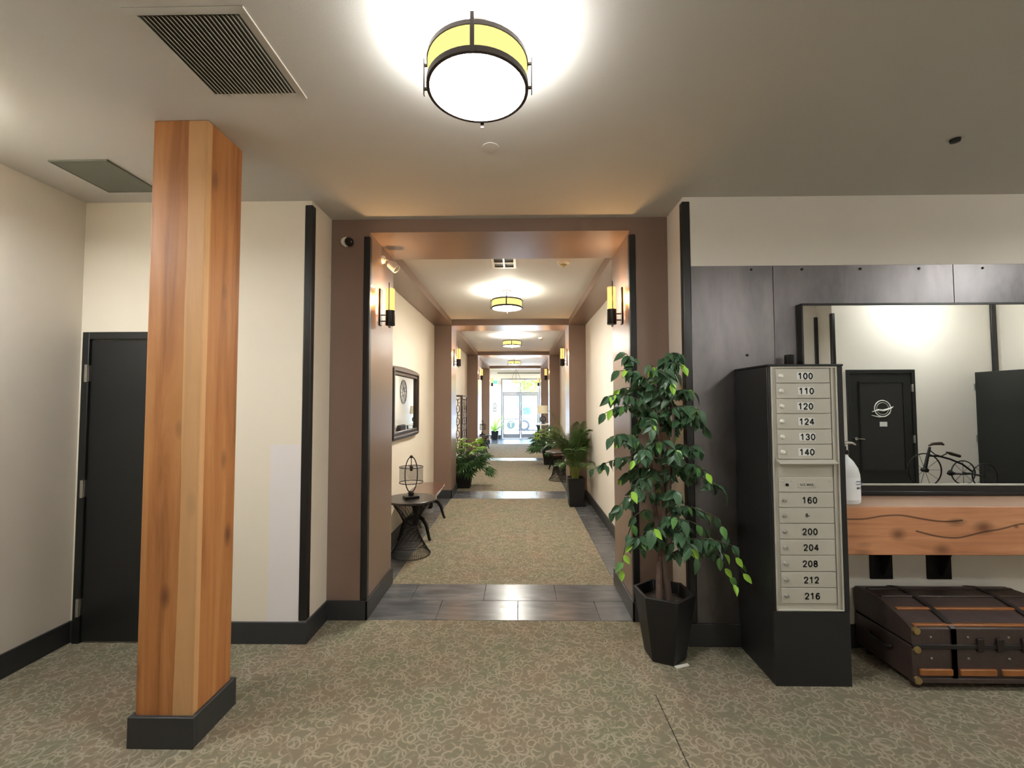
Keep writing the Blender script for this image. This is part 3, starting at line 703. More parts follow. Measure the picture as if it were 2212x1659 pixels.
for i, (s, ya, yb) in enumerate(rows):
    z1, z0 = zrow(ya), zrow(yb); zc = (z0+z1)/2
    d = box(dx0,dx1,-0.006,0.002,z0+0.001,z1-0.001).build('mailbox_door', M['mail_face'], t, bevel=0.0015); d['label'] = 'mailbox door ' + s
    off = 0.006 + 0.004*math.sin(i*2.1)
    if s == 'U.S. MAIL':
        MB().lathe([(0.0,-0.006),(0.008,-0.006),(0.009,0)], 14, (dx0+0.045,-0.006,zc), axis='y').build('key_lock', M['black_metal'], d)
        box(cx-0.045,cx+0.055,-0.0085,-0.006,zc-0.016,zc+0.016).build('name_plate', M['mail_face'], d, bevel=0.001)
        link('name_print', text_mesh(s, 0.019, plain('grey_ink', lin(70,68,66), 0.6), 0.0002), d, loc=(cx+0.005,-0.009,zc))
        for x in (dx0+0.02, dx0+0.075, dx1-0.02): MB().lathe([(0.0,-0.003),(0.004,-0.002),(0.005,0)], 8, (x,-0.006,zc+0.02), axis='y').build('rivet', M['steel'], d)
    elif s == '8-':
        MB().lathe([(0.0,-0.016),(0.008,-0.015),(0.011,-0.010),(0.011,-0.004),(0.013,0)], 14, (dx0+0.026,-0.006,zc), axis='y').build('lock_knob', M['steel'], d)
        link('number_print', text_mesh('8-', 0.030, M['ink'], 0.0005), d, loc=(cx+0.004,-0.0068,zc))
    else:
        MB().lathe([(0.0,-0.016),(0.008,-0.015),(0.011,-0.010),(0.011,-0.004),(0.013,0)], 14, (dx0+0.026,-0.006,zc), axis='y').build('lock_knob', M['white_plastic'] if i < 6 else M['steel'], d)  # upper knobs coloured white to stand for the glint on them
        box(cx-0.040+off,cx+0.050+off,-0.0075,-0.006,zc-0.021,zc+0.021).build('number_plate', M['plate'] if i < 6 else M['mail_face'], d)
        link('number_print', digits_mesh(s, 0.037, M['ink']), d, loc=(cx+0.007+off,-0.008,zc-0.001))
zf = zrow(993)
q = MB(); q.prism([(-0.006,zf+0.004),(-0.006,zf-0.008),(-0.042,zf-0.020),(-0.046,zf-0.014)], dx0-0.012, dx1+0.012, 'yz'); q.build('outgoing_flap', M['mail_face'], t, bevel=0.001)
box(dx0,dx1,-0.001,0.001,zrow(1027),zf-0.01).build('outgoing_slot', M['mail_face'], t)
t = tag(MB().lathe([(0.0,0.0),(0.026,0.0),(0.028,0.004),(0.028,0.084),(0.025,0.088),(0.0,0.088)], 20, (1.745,2.86,mz)).build('canister', M['black_metal']), 'small black canister standing on the back of the mailbox cabinet', 'canister')

# ------------------------------------------------------------------ big mirror, beam shelf, brackets, bottle
t = thing('framed_mirror', 'wide black framed mirror over the timber beam shelf', 'mirror', (1.847, YW-0.006, 0.976))
Wm = 1.475; zt = 1.245
box(0.010,Wm-0.03,-0.042,-0.038,0.075,zt-0.014).build('mirror_glass', M['mirror'], t, smooth=False)
q = MB(); q.box(0,0.010,-0.048,0,0,zt).box(Wm-0.03,Wm,-0.048,0,0,zt).box(0.010,Wm-0.03,-0.048,0,zt-0.014,zt).box(0.010,Wm-0.03,-0.048,0,0.0,0.066).box(0.010,Wm-0.03,-0.038,0,0.066,zt-0.014)
q.build('frame', M['black_trim'], t, bevel=0.002)
box(0.010,Wm-0.03,-0.052,-0.038,0.066,0.075).build('bottom_bead', M['grille_grey'], t)
box(0.0,Wm,-0.060,-0.048,0.012,0.030).build('bottom_moulding', M['black_trim'], t, bevel=0.003)
t = thing('timber_beam_shelf', 'thick rough orange timber beam used as a shelf under the mirror', 'shelf', (1.868, 2.60, 0.695))
box(0,2.2,0,YW-2.60,0,0.279).build('beam', M['beam_wood'], t, bevel=0.006)
for k, (x0, x1) in enumerate(((2.268,2.409),(2.631,2.783))):
    t = thing('shelf_bracket', ['black steel bracket under the beam shelf, nearer the mailbox cabinet','black steel bracket under the beam shelf, farther right above the trunk'][k], 'bracket', (x0, YW, 0.434), 0, 'black steel shelf brackets')
    box(0,x1-x0,-0.010,0,0,0.25).build('wall_plate', M['black_metal'], t)
    box(0,x1-x0,-0.27,0,0.25,0.2605).build('arm_plate', M['black_metal'], t)
    q = MB(); q.prism([(-0.010,0.25),(-0.010,0.03),(-0.03,0.03),(-0.12,0.25)], (x1-x0)/2-0.005, (x1-x0)/2+0.005, 'yz'); q.build('gusset', M['black_metal'], t)
t = thing('sanitizer_bottle', 'white pump sanitizer jug on the beam shelf beside the mailbox cabinet', 'bottle', (1.962, 2.70, 0.974))
q = MB(); q.lathe([(0.0,0.0),(0.068,0.0),(0.074,0.008),(0.074,0.17),(0.066,0.205),(0.045,0.245),(0.022,0.272),(0.018,0.28),(0.018,0.292),(0,0.292)], 32); q.v = [(x*1.05, y*0.8, z) for x, y, z in q.v]; q.build('jug', M['bottle'], t)
q = MB(); n = 20
for k in range(n+1):
    a = -PI*0.95 + k*(PI*0.9)/n
    for z in (0.025, 0.155): q.v.append((0.0752*1.05*math.cos(a), 0.0752*0.8*math.sin(a), z))
q.f = [(2*k,2*k+2,2*k+3,2*k+1) for k in range(n)]; q.build('label', M['label_paper'], t)
q = MB()
q.ring((0.035,-0.0568,0.125),0.016,0.0022,20,5,'y',1.4,0.6); q.build('label_logo', M['label_blue'], t)
o = link('label_print', text_mesh('BAC', 0.017, M['ink'], 0.0002), t, loc=(0.035,-0.0585,0.095)); o.rotation_euler = (0,0,0.35)
q = MB(); q.lathe([(0.0,0.288),(0.022,0.288),(0.022,0.312),(0.010,0.316),(0.010,0.335),(0,0.335)], 20); q.build('cap', M['black_metal'], t)
q = MB(); q.cyl((0,0,0.33),(0,0,0.362),0.006,n=10); q.tube([(-0.02,0,0.352),(0.02,0,0.358),(0.05,0,0.355),(0.068,0,0.345)],[0.010,0.010,0.007,0.005],10); q.build('pump', M['chrome'], t)

# ------------------------------------------------------------------ steamer trunk
t = thing('steamer_trunk', 'old low steamer trunk with wooden slats under the beam shelf', 'trunk', (2.15, 2.50, 0))
TW, TD = 0.93, 0.415
q = MB(); q.box(0,TW,0,TD,0.045,0.235); q.build('trunk_body', M['leather'], t, bevel=0.006)
q = MB(); prof = [(0.0,0.245),(0.0,0.335),(0.03,0.350),(0.12,0.382),(TD/2,0.402),(TD-0.12,0.410),(TD-0.03,0.405),(TD,0.395),(TD,0.245)]
q.prism(prof, 0, TW, 'yz'); q.build('lid', M['leather'], t, bevel=0.006)
def lidz(y):
    for (a, z0), (b, z1) in zip(prof[1:], prof[2:]):
        if a <= y <= b and b > a: return z0 + (z1-z0)*(y-a)/(b-a)
    return 0.33
for k, y in enumerate((0.018, 0.125, 0.235, 0.335)):
    box(0.02,TW-0.02,y-0.011,y+0.011,lidz(y)-0.004,lidz(y)+0.009).build('lid_slat', M['slat'] if k in (0,1) else M['dark_wood'], t, bevel=0.004)
for z in (0.105,): 
    for a, b in ((0.03,0.205),(0.245,0.44),(0.47,0.68),(0.72,0.90)): box(a,b,-0.013,0.002,z-0.017,z+0.017).build('front_slat', M['slat'], t, bevel=0.004)
for z, m_ in ((0.24,'strap'),(0.06,'leather')): box(-0.004,TW+0.004,-0.008,0.002,z-0.012,z+0.012).build('edge_binding', M[m_], t, bevel=0.002)
for x in (0.22, 0.70):
    q = MB(); pts = [(-0.006,0.05),(-0.006,0.337)] + [(y, lidz(y)+0.012) for y in (0.01,0.06,0.12,0.2,0.3,0.36)] + [(TD,0.40)]
    for (a, z0), (b, z1) in zip(pts, pts[1:]):
        q.add([(x-0.014,a,z0),(x+0.014,a,z0),(x+0.014,b,z1),(x-0.014,b,z1),(x-0.014,a,z0-0.004),(x+0.014,a,z0-0.004),(x+0.014,b,z1-0.004),(x-0.014,b,z1-0.004)],[(0,1,2,3),(7,6,5,4),(0,3,7,4),(1,5,6,2),(0,4,5,1),(3,2,6,7)])
    q.build('strap', M['strap'], t)
for x in (0.0, TW):
    for z in (0.325, 0.225, 0.06): MB().lathe([(0.0,-0.016),(0.018,-0.014),(0.022,0.0),(0.0,0.0)], 10, (x + (0.018 if x == 0 else -0.018), 0.0, z), axis='y').build('corner_cap', M['brass'], t)
for x in (0.36, 0.465, 0.60): box(x-0.018,x+0.018,-0.014,0.001,0.215,0.285).build('latch', M['bronze'], t, bevel=0.003)
for x in (0.1,0.3,0.52,0.66,0.84):
    for z in (0.29,0.175): MB().lathe([(0.0,-0.005),(0.006,-0.003),(0.007,0)], 8, (x,0,z), axis='y').build('nail_head', M['steel'], t)
for x in (0.05,TW-0.05):
    for y in (0.05,TD-0.05): MB().lathe([(0.0,0.0),(0.022,0.0),(0.026,0.02),(0.03,0.046),(0,0.046)], 12, (x,y,0)).build('foot', M['dark_wood'], t)
q = MB(); q.tube([(-0.004,0.13,0.17),(-0.02,0.15,0.165),(-0.022,0.21,0.16),(-0.02,0.27,0.165),(-0.004,0.29,0.17)],0.009,8); q.build('side_handle', M['strap'], t)

# ------------------------------------------------------------------ ficus tree
def leaf_mesh(name, mat, L=0.082, Wd=0.045, fold=0.25, droop=0.3):
    q = MB(); sec = [(0,0.0),(0.12,0.55),(0.35,1.0),(0.6,0.85),(0.82,0.42),(1.0,0.0)]
    for t_, w_ in sec:
        x = t_*L; z = -droop*L*t_*t_
        for s in (-1,0,1): q.v.append((x, s*w_*Wd/2, z + abs(s)*w_*Wd*fold))
    for i in range(len(sec)-1):
        for s in (0,1): q.f.append((3*i+s, 3*(i+1)+s, 3*(i+1)+s+1, 3*i+s+1))
    return q.mesh(name, mat)
def orient(x_dir, up=Vector((0,0,1)), roll=0.0):
    x = Vector(x_dir).normalized(); z = up - x*up.dot(x)
    if z.length < 1e-3: z = x.orthogonal()
    z.normalize(); y = z.cross(x); m = Matrix((x, y, z)).transposed()
    return (m @ Matrix.Rotation(roll, 3, 'X')).to_euler()
fic = thing('ficus_tree', 'artificial ficus tree in a black faceted pot beside the corridor opening', 'potted plant', (0.905, 2.825, 0))
q = MB(); q.lathe([(0.0,0.0),(0.118,0.0),(0.124,0.01),(0.182,0.36),(0.187,0.40),(0.165,0.40),(0.152,0.33),(0.0,0.33)], 6, rot=-PI/2+0.12); q.build('pot', M['pot'], fic, bevel=0.003)
MB().lathe([(0.0,0.345),(0.15,0.338)], 6, rot=-PI/2+0.12).build('soil', M['soil'], fic)
rs = random.Random(11)
stems = []
for k, (dx, dy, bx) in enumerate(((0.0,0.02,-0.005),(-0.09,0.04,0.015),(0.07,-0.05,-0.02))):
    pts = []
    for i in range(12):
        f = i/11; z = 0.33 + f*(1.42 if k == 0 else 1.2)
        pts.append(Vector((bx + dx*f**1.1 + 0.018*math.sin(5*f+2*k), dy*f + 0.015*math.cos(6*f+k*2), z)))
    stems.append(pts); MB().tube(pts, [0.021-0.012*i/11 for i in range(12)], 8).build('stem', M['trunk_bark'], fic)
def envelope(z):
    # half extents left (-x) and right (+x) of the crown at height z, metres from the stem
    T = [(0.40,-0.02,0.40),(0.60,0.16,0.46),(0.85,0.36,0.41),(1.05,0.43,0.39),(1.30,0.44,0.34),(1.55,0.45,0.32),(1.75,0.38,0.24),(1.90,0.28,0.17),(1.99,0.16,0.08)]
    for a, b in zip(T, T[1:]):
        if a[0] <= z <= b[0]:
            f = (z-a[0])/(b[0]-a[0]); return a[1]+(b[1]-a[1])*f, a[2]+(b[2]-a[2])*f
    return (0.0, 0.3) if z < 0.4 else (0.1, 0.06)
lv = [leaf_mesh('leaf', M['leaf_dark']), leaf_mesh('leaf', M['leaf_mid'], 0.080, 0.042), leaf_mesh('leaf', M['leaf_lime'], 0.070, 0.036, 0.3, 0.15), leaf_mesh('leaf', M['leaf_dark'], 0.092, 0.052, 0.15, 0.4)]
inner = MB()
nleaf = 0
branches = MB()
NB = 44
for b in range(NB):
    f = (b+0.5)/NB
    zend = 0.62 + 1.30*f + rs.uniform(-0.05,0.05)
    ang = b*2.39996 + rs.uniform(-0.3,0.3)
    st = stems[b % 3]; zs = min(max(zend - rs.uniform(-0.12, 0.18), 0.62), 1.72)
    p0 = min(st, key=lambda p: abs(p.z - zs))
    l_, r_ = envelope(zend); ca, sa = math.cos(ang), math.sin(ang)
    ext = (r_ if ca > 0 else l_*1.02) * rs.uniform(0.7,1.0) * (0.97 if abs(ca) > 0.5 else 0.8)
    end = Vector((ca*ext, sa*ext*(0.85 if sa < 0 else 0.6), zend))
    if end.x > 0.13: end.y = min(end.y, 0.045)
    end.y = min(end.y, 0.30)
    if end.x > 0.13 and end.y > -0.02: end.y -= 0.03
    mid = (p0+end)/2 + Vector((0,0,0.10+rs.uniform(0,0.06)))
    pts = []
    for i in range(8):
        u = i/7; pts.append(p0*(1-u)**2 + mid*2*u*(1-u) + end*u*u)
    branches.tube(pts, [0.006-0.004*i/7 for i in range(8)], 5)
    for k in range(6):
        u = 0.38 + 0.62*k/5; i = min(int(u*7), 6); p = pts[i].lerp(pts[i+1], u*7-i)
        tan = (pts[i+1]-pts[i]).normalized(); side = tan.cross(Vector((0,0,1))).normalized() * (1 if k % 2 else -1)
        d = tan*rs.uniform(0.2,0.9) + side*rs.uniform(0.3,0.9) + Vector((0,0,-rs.uniform(0.35,1.2)))
        if k == 5: d = tan + Vector((0,0,-1.0))
        tip = p + d.normalized()*0.08
        if tip.x > 0.17 and tip.y > 0.075: d.y = -abs(d.y)
        r = rs.random(); me = lv[2] if (k >= 4 and r < 0.45) else lv[1] if r < 0.35 else lv[3] if r < 0.6 else lv[0]
        o = link('leaf', me, fic, loc=p); o.rotation_euler = orient(d, Vector((rs.uniform(-0.5,0.5), -0.7, 0.6)), rs.uniform(-0.5,0.5))
        sc = rs.uniform(0.85,1.15); o.scale = (sc,sc,sc); nleaf += 1
    for k in range(15):
        u = rs.uniform(0.12,0.95); i = min(int(u*7), 6); p = pts[i].lerp(pts[i+1], u*7-i)
        d = Vector((rs.uniform(-1,1), rs.uniform(-1,0.4), -rs.uniform(0.2,1.3)))
        if p.x > 0.1: d.y = -abs(d.y)
        R_ = orient(d, Vector((rs.uniform(-0.6,0.6), -0.7, 0.6)), rs.uniform(-0.6,0.6)).to_matrix(); me = lv[0]; sc = rs.uniform(0.8,1.1)
        inner.add([p + R_ @ (v.co*sc) for v in me.vertices], [tuple(f.vertices) for f in me.polygons])
# low hanging sprays at the right and left of the crown
for (x, y, z, dx) in ((0.30,-0.06,0.72,0.10),(0.36,-0.10,0.80,0.08),(-0.22,0.0,0.78,-0.05)):
    pts = [Vector((x*0.5,y*0.5,z+0.12)), Vector((x*0.8,y,z+0.08)), Vector((x,y,z-0.04)), Vector((x+dx*0.6,y,z-0.17)), Vector((x+dx,y-0.02,z-0.26))]
    branches.tube(pts, [0.005,0.004,0.0035,0.003,0.002], 5)
    for k in range(9):
        u = k/8*3.9; i = int(u); p = pts[i].lerp(pts[min(i+1,4)], u-i)
        d = Vector((rs.uniform(-0.9,0.9), rs.uniform(-0.7,0.1), -rs.uniform(0.5,1.2)))
        me = lv[2] if k in (6,8) else lv[1] if k % 2 else lv[0]
        o = link('leaf', me, fic, loc=p); o.rotation_euler = orient(d, Vector((0,-0.8,0.5)), rs.uniform(-0.5,0.5)); nleaf += 1
branches.build('branches', M['twig'], fic)
inner.build('inner_leaves', M['leaf_dark'], fic, kind='stuff', fix=False)
tag(MB().prism([(0.93,2.685),(1.015,2.715),(1.01,2.735),(0.92,2.705)], 0.0005, 0.006, 'xy').build('paper_wedge', M['white_plastic']), 'sliver of white card on the carpet at the foot of the ficus pot', 'card')

# ------------------------------------------------------------------ areca palm
def square_pot(t, top, bot, h, wall=0.012):
    q = MB(); q.lathe([(0.0,0.0),(bot*1.414,0.0),(top*1.414,h),((top-wall)*1.414,h),((top-wall)*1.414,h-0.03),(0,h-0.03)], 4, rot=PI/4); q.build('pot', M['pot'], t, bevel=0.004)
    MB().lathe([(0.0,h-0.022),((top-wall-0.002)*1.414,h-0.027)], 4, rot=PI/4).build('soil', M['soil'], t)
rp = random.Random(5)
def frond(base_, az, lift, L, droop, leafl):
    pts = []; h = Vector((math.cos(az), math.sin(az), 0))
    for i in range(13):
        u = i/12; pts.append(base_ + h*(L*math.sin(lift)*u*(0.35+0.65*u)) + Vector((0,0,L*math.cos(lift)*u - droop*u**3)))
    st = MB(); st.tube(pts, [0.006-0.0045*i/12 for i in range(13)], 5)
    lf = MB()
    for i in range(26):
        u = 0.34 + 0.65*i/25; k = min(int(u*12), 11); p = pts[k].lerp(pts[k+1], u*12-k); tn = (pts[k+1]-pts[k]).normalized()
        sd = tn.cross(Vector((0,0,1)));
        sd = sd.normalized() if sd.length > 1e-3 else Vector((1,0,0))
        up = sd.cross(tn)
        LL = leafl*(0.55+0.45*math.sin(PI*min(1,(u-0.3)/0.72)))
        for s in (-1,1):
            d = (sd*s*0.8 + tn*0.75 + up*0.15).normalized(); w_ = tn*0.0075
            m1 = p + d*LL*0.5; e1 = p + d*LL + Vector((0,0,-LL*0.28))
            n0 = len(lf.v); lf.v += [tuple(p-w_*0.5), tuple(p+w_*0.5), tuple(m1+w_), tuple(m1-w_), tuple(e1)]
            lf.f += [(n0,n0+1,n0+2,n0+3),(n0+3,n0+2,n0+4)]
    return st, lf
pal = thing('areca_palm', 'feathery areca palm in a dark pot on the right of the corridor', 'potted plant', (0.862, 6.80, 0))
square_pot(pal, 0.128, 0.105, 0.43)
for k in range(32):
    az = PI*0.5 + k*2.39996; lift = rp.uniform(0.3,1.15); L = rp.uniform(0.75,1.15)
    if math.cos(az) < -0.2: L *= 0.92
    hx = math.cos(az)*L*math.sin(lift)
    if 0.0 < hx: 
        lift = min(lift, math.asin(min(1, 0.10/max(0.05, math.cos(az)*L))))
    if math.cos(az) < 0: lift = min(lift, math.asin(min(1.0, 0.42/L)))
    if k in (3,8): az, lift, L = PI*0.93, 0.30, 1.22
    st, lf = frond(Vector((rp.uniform(-0.05,0.05), rp.uniform(-0.05,0.05), 0.39)), az, lift, L, rp.uniform(0.10,0.42), 0.24)
    lf.v = [(min(x,0.235),y,max(z,0.3)) for x,y,z in lf.v]
    o = lf.build('frond', M['palm'], pal, fix=False); st.build('frond_stalk', M['palm_yellow'], o)

# ------------------------------------------------------------------ philodendron (lobed leaves)
def lobed_leaf(mat, name='leaf', Ls=0.20):
    q = MB(); c = (0.0,0.0,0.0); pts = []
    lobes = [(-2.1,0.45),(-1.45,0.75),(-0.85,0.92),(-0.35,1.0),(0,1.12),(0.35,1.0),(0.85,0.92),(1.45,0.75),(2.1,0.45)]
    q.v.append((0.02,0,0.004))
    for i, (a, r) in enumerate(lobes):
        if i:
            am = (a+lobes[i-1][0])/2; q.v.append((0.03+Ls*0.42*math.cos(am), Ls*0.42*math.sin(am), 0.008))
        q.v.append((0.03+Ls*r*math.cos(a), Ls*r*math.sin(a)*0.85, -0.06*Ls*r*5*0.4))
    n_ = len(q.v); q.f = [(0,i,i+1) for i in range(1,n_-1)]
    return q.mesh(name, mat, smooth=False)
PH = [lobed_leaf(M['philo']), lobed_leaf(M['philo_new'], Ls=0.16), lobed_leaf(M['philo'], Ls=0.24)]
def philodendron(label, loc, seed, n, spread, h0, h1, bias, potdims):
    t = thing('potted_philodendron', label, 'potted plant', loc, 0, 'bushy green corridor plants'); r = random.Random(seed)
    square_pot(t, *potdims); sm = MB(); ph = potdims[2]
    for k in range(n):
        f = (k+0.5)/n; az = k*2.39996 + r.uniform(-0.3,0.3); rad = spread*math.sqrt(1-f*0.75)*r.uniform(0.6,1.0)
        e = Vector((math.cos(az)*rad + bias*rad*0.5, math.sin(az)*rad*0.8, ph + h0 + (h1-h0)*f*r.uniform(0.85,1.05)))
        if loc[0] < 0: e.x = max(e.x, -0.17)
        else: e.x = min(e.x, 0.17)
        b0 = Vector((r.uniform(-0.05,0.05), r.uniform(-0.05,0.05), ph-0.03)); mid = (b0+e)/2 + Vector((0,0,0.08))
        sm.tube([b0, b0.lerp(mid,0.6), mid, mid.lerp(e,0.6)+Vector((0,0,0.015)), e], [0.005,0.0045,0.004,0.0035,0.003], 5)
        d = Vector((e.x-b0.x, e.y-b0.y, 0)).normalized() + Vector((0,0,-0.5+0.7*f))
        if e.x*loc[0] > 0 and d.x*loc[0] > 0: d.x *= -0.2
        if abs(e.x) > 0.1 and e.x*loc[0] > 0: d.x = -0.6*(1 if loc[0] > 0 else -1)
        me = PH[1] if f > 0.72 else PH[2] if k % 3 == 0 else PH[0]
        o = link('leaf', me, t, loc=e); o.rotation_euler = orient(d, Vector((0,-0.35,1)), r.uniform(-0.3,0.3)); s = r.uniform(0.8,1.1); o.scale = (s,s,s)
    sm.build('leaf_stalks', M['philo'], t)
philodendron('bushy green plant in a black pot on the left of the corridor, second bay', (-1.03, 8.24, 0), 3, 58, 0.40, -0.08, 0.52, 0.5, (0.165,0.12,0.36))
philodendron('bushy plant in a black pot far on the right of the corridor', (0.74, 11.25, 0), 9, 46, 0.42, -0.05, 0.50, -0.6, (0.16,0.11,0.36))
# spiky bright plants near the entrance doors
def spiky(label, loc, seed, mat):
    t = thing('spiky_plant', label, 'potted plant', loc, 0, 'spiky plants by the entrance'); r = random.Random(seed); square_pot(t, 0.15, 0.11, 0.36)
    q = MB()
    for i in range(7):
        u = i/6; w_ = 0.030*math.sin(PI*min(1,0.12+u*0.88)); x = 0.85*u; z = -0.25*u*u
        q.v += [(x,-w_,z+0.006),(x,0,z-0.004),(x,w_,z+0.006)]
    q.f = [(3*i+s,3*i+3+s,3*i+4+s,3*i+1+s) for i in range(6) for s in (0,1)]; me = q.mesh('leaf', mat)
    for k in range(34):
        az = k*2.39996; lift = r.uniform(0.25,1.35); d = Vector((math.cos(az)*math.cos(lift), math.sin(az)*math.cos(lift), math.sin(lift)))
        o = link('leaf', me, t, loc=(0,0,0.34)); o.rotation_euler = orient(d); s = r.uniform(0.6,1.0); o.scale = (s,s,s)
spiky('bright green spiky plant left of the entrance doors', (-1.02, 18.6, 0), 4, M['spiky'])
spiky('olive spiky plant right of the entrance doors', (0.86, 18.3, 0), 6, M['palm'])

# ------------------------------------------------------------------ wire table, cage lamp, bench
def make_wire_table():
    t = thing('round_wire_table', 'round black side table with sheaf-shaped wire base on the left of the corridor', 'side table', (-1.135, 4.63, 0), 0, 'round wire side tables')
    MB().lathe([(0.0,0.556),(0.255,0.556),(0.268,0.563),(0.268,0.575),(0.262,0.58),(0.0,0.58)], 48).build('table_top', M['table_top'], t)
    q = MB(); NW = 60
    prof = [(0.205,0.008),(0.175,0.05),(0.125,0.14),(0.088,0.22),(0.072,0.29),(0.080,0.35),(0.118,0.43),(0.165,0.50),(0.205,0.555)]
    for k in range(NW):
        a0 = 2*PI*k/NW
        q.tube([(r*math.cos(a0+0.5*i/8), r*math.sin(a0+0.5*i/8), z) for i, (r, z) in enumerate(prof)], 0.0024, 4, cap=False)
    for r, z in ((0.072,0.29),(0.205,0.008),(0.205,0.548),(0.15,0.09)): q.ring((0,0,z), r, 0.004, 36, 5)
    q.build('wire_base', M['black_metal'], t, kind='stuff', fix=False)
    return t
wt = make_wire_table()
copy_tree(wt, (0.80, 8.98, 0), 0.3, 'round black wire table half hidden behind the areca palm, right of the corridor')
copy_tree(wt, (-1.13, 13.5, 0), 0.7, 'round black wire table far on the left of the corridor')
def make_cage_lamp():
    t = thing('cage_table_lamp', 'black cage table lamp with a wire mesh drum on the near left table', 'table lamp', (-1.13, 4.62, 0.58), 0.5, 'cage table lamps')
    box(-0.075,0.075,-0.055,0.055,0,0.028).build('base', M['black_metal'], t, bevel=0.005)
    q = MB(); q.lathe([(0.0,0.028),(0.03,0.028),(0.03,0.06),(0.018,0.075),(0,0.075)], 16); q.build('socket_foot', M['black_metal'], t)
    for k, rot in enumerate((0.0,)):
        q = MB(); pts = []
        for i in range(40):
            a = 2*PI*i/40; pts.append((0.066*math.cos(a), 0.0, 0.245 + 0.185*math.sin(a)))
        q.tube(pts, 0.0055, 6, closed=True); q.build('oval_hoop', M['black_metal'], t)
    MB().lathe([(0,0.415),(0.016,0.418),(0.018,0.436),(0.008,0.445),(0,0.446)], 12).build('finial', M['black_metal'], t)
    s = MB(); s.lathe([(0.122,0.165),(0.122,0.325)], 40); s.f = s.f[:40]; sh = s.build('mesh_shade', M['mesh'], t)
    q = MB()
    for z in (0.165,0.325): q.ring((0,0,z),0.122,0.0045,40,6)
    for a in (0,PI/2,PI,1.5*PI): q.cyl((0,0,0.325),(0.122*math.cos(a),0.122*math.sin(a),0.325),0.0025,n=5)
    q.build('shade_rings', M['black_metal'], sh)
    MB().cyl((0,0,0.33),(0,0,0.42),0.004,n=8).build('cord_rod', M['black_metal'], t)
    MB().lathe([(0.0,0.285),(0.015,0.285),(0.017,0.325),(0.020,0.332),(0,0.336)], 14).build('socket', M['black_metal'], t)
    MB().lathe([(0.0,0.185),(0.018,0.19),(0.028,0.21),(0.03,0.23),(0.02,0.262),(0.012,0.285)], 18).build('bulb', M['bulb'], t)
    return t
cl = make_cage_lamp()
copy_tree(cl, (-1.13, 13.5, 0.58), 0.5, 'black cage table lamp on the far left wire table')
def make_bench():
    t = thing('sabre_leg_bench', 'low brown coffee table with sabre legs behind the near left wire table', 'coffee table', (-1.20, 5.55, 0), 0, 'low sabre leg tables')
    HW, HL, zt_ = 0.195, 0.66, 0.46
    q = MB(); pl = []
    for i in range(40):
        a = 2*PI*i/40; c_, s_ = math.cos(a), math.sin(a)
        pl.append((HW*math.copysign(abs(c_)**0.35, c_), HL*math.copysign(abs(s_)**0.5, s_)))
    q.prism(pl, zt_-0.028, zt_, 'xy'); q.build('top', M['bench_wood'], t, bevel=0.005)
    for sy in (-1,1):
        y = sy*0.40
        q = MB(); q.lathe([(0.0,0.16),(0.03,0.16),(0.045,0.20),(0.03,0.28),(0.04,0.34),(0.06,0.40),(0.06,0.432),(0,0.432)], 14, (0,y,0)); q.build('pedestal', M['black_metal'], t)
        for sx in (-1,1):
            q = MB(); q.tube([(0.0,y,0.24),(sx*0.05,y+sy*0.03,0.255),(sx*0.095,y+sy*0.05,0.235),(sx*0.135,y+sy*0.065,0.17),(sx*0.155,y+sy*0.075,0.09),(sx*0.172,y+sy*0.085,0.03),(sx*0.185,y+sy*0.09,0.008)],[0.03,0.026,0.024,0.021,0.018,0.016,0.016],10)
            q.build('leg', M['black_metal'], t)
    box(-0.012,0.012,-0.40,0.40,0.205,0.245).build('stretcher', M['black_metal'], t, bevel=0.004)
    return t
be = make_bench()
copy_tree(be, (0.88, 9.95, 0), 0, 'low sabre leg coffee table behind the palm, right of the corridor')
copy_tree(be, (-1.20, 14.5, 0), 0, 'low sabre leg coffee table far on the left of the corridor')

# ------------------------------------------------------------------ wall mirror in the first bay
t = thing('wall_mirror', 'dark carved frame mirror on the left corridor wall above the table', 'mirror', (XL, 5.36, 1.565))
HY, HZ = 0.625, 0.42
def frame_ring(hy0, hz0, hy1, hz1, x0, x1, bow=0.0):
    q = MB(); N = 12; outer = []; inner = []
    for (sy0, sz0), (sy1, sz1) in zip(((-1,-1),(1,-1),(1,1),(-1,1)), ((1,-1),(1,1),(-1,1),(-1,-1))):
        for i in range(N):
            f = i/N; yy = sy0+(sy1-sy0)*f; zz = sz0+(sz1-sz0)*f; bz = bow*(1-yy*yy)*(1 if zz > 0 else 0) if sz0 == sz1 else 0
            outer.append((yy*hy1, zz*hz1 + bz)); inner.append((yy*hy0, zz*hz0))
    n_ = len(outer); q.v = [(x0,*p) for p in outer] + [(x1,*p) for p in outer] + [(x1,*p) for p in inner] + [(x0,*p) for p in inner]
    q.f = [(a*n_+i, a*n_+(i+1)%n_, ((a+1)%4)*n_+(i+1)%n_, ((a+1)%4)*n_+i) for a in range(4) for i in range(n_)]
    return q
frame_ring(0.53,0.33,0.625,0.415,0.0,0.035,0.02).build('frame', M['dark_wood'], t, bevel=0.006)
frame_ring(0.565,0.365,0.605,0.40,0.035,0.055,0.012).build('outer_moulding', M['dark_wood'], t, bevel=0.008)
frame_ring(0.525,0.325,0.545,0.345,0.02,0.045).build('inner_bead', M['bronze'], t, bevel=0.004)
box(0.012,0.018,-0.535,0.535,-0.335,0.335).build('mirror_glass', M['mirror'], t, smooth=False)

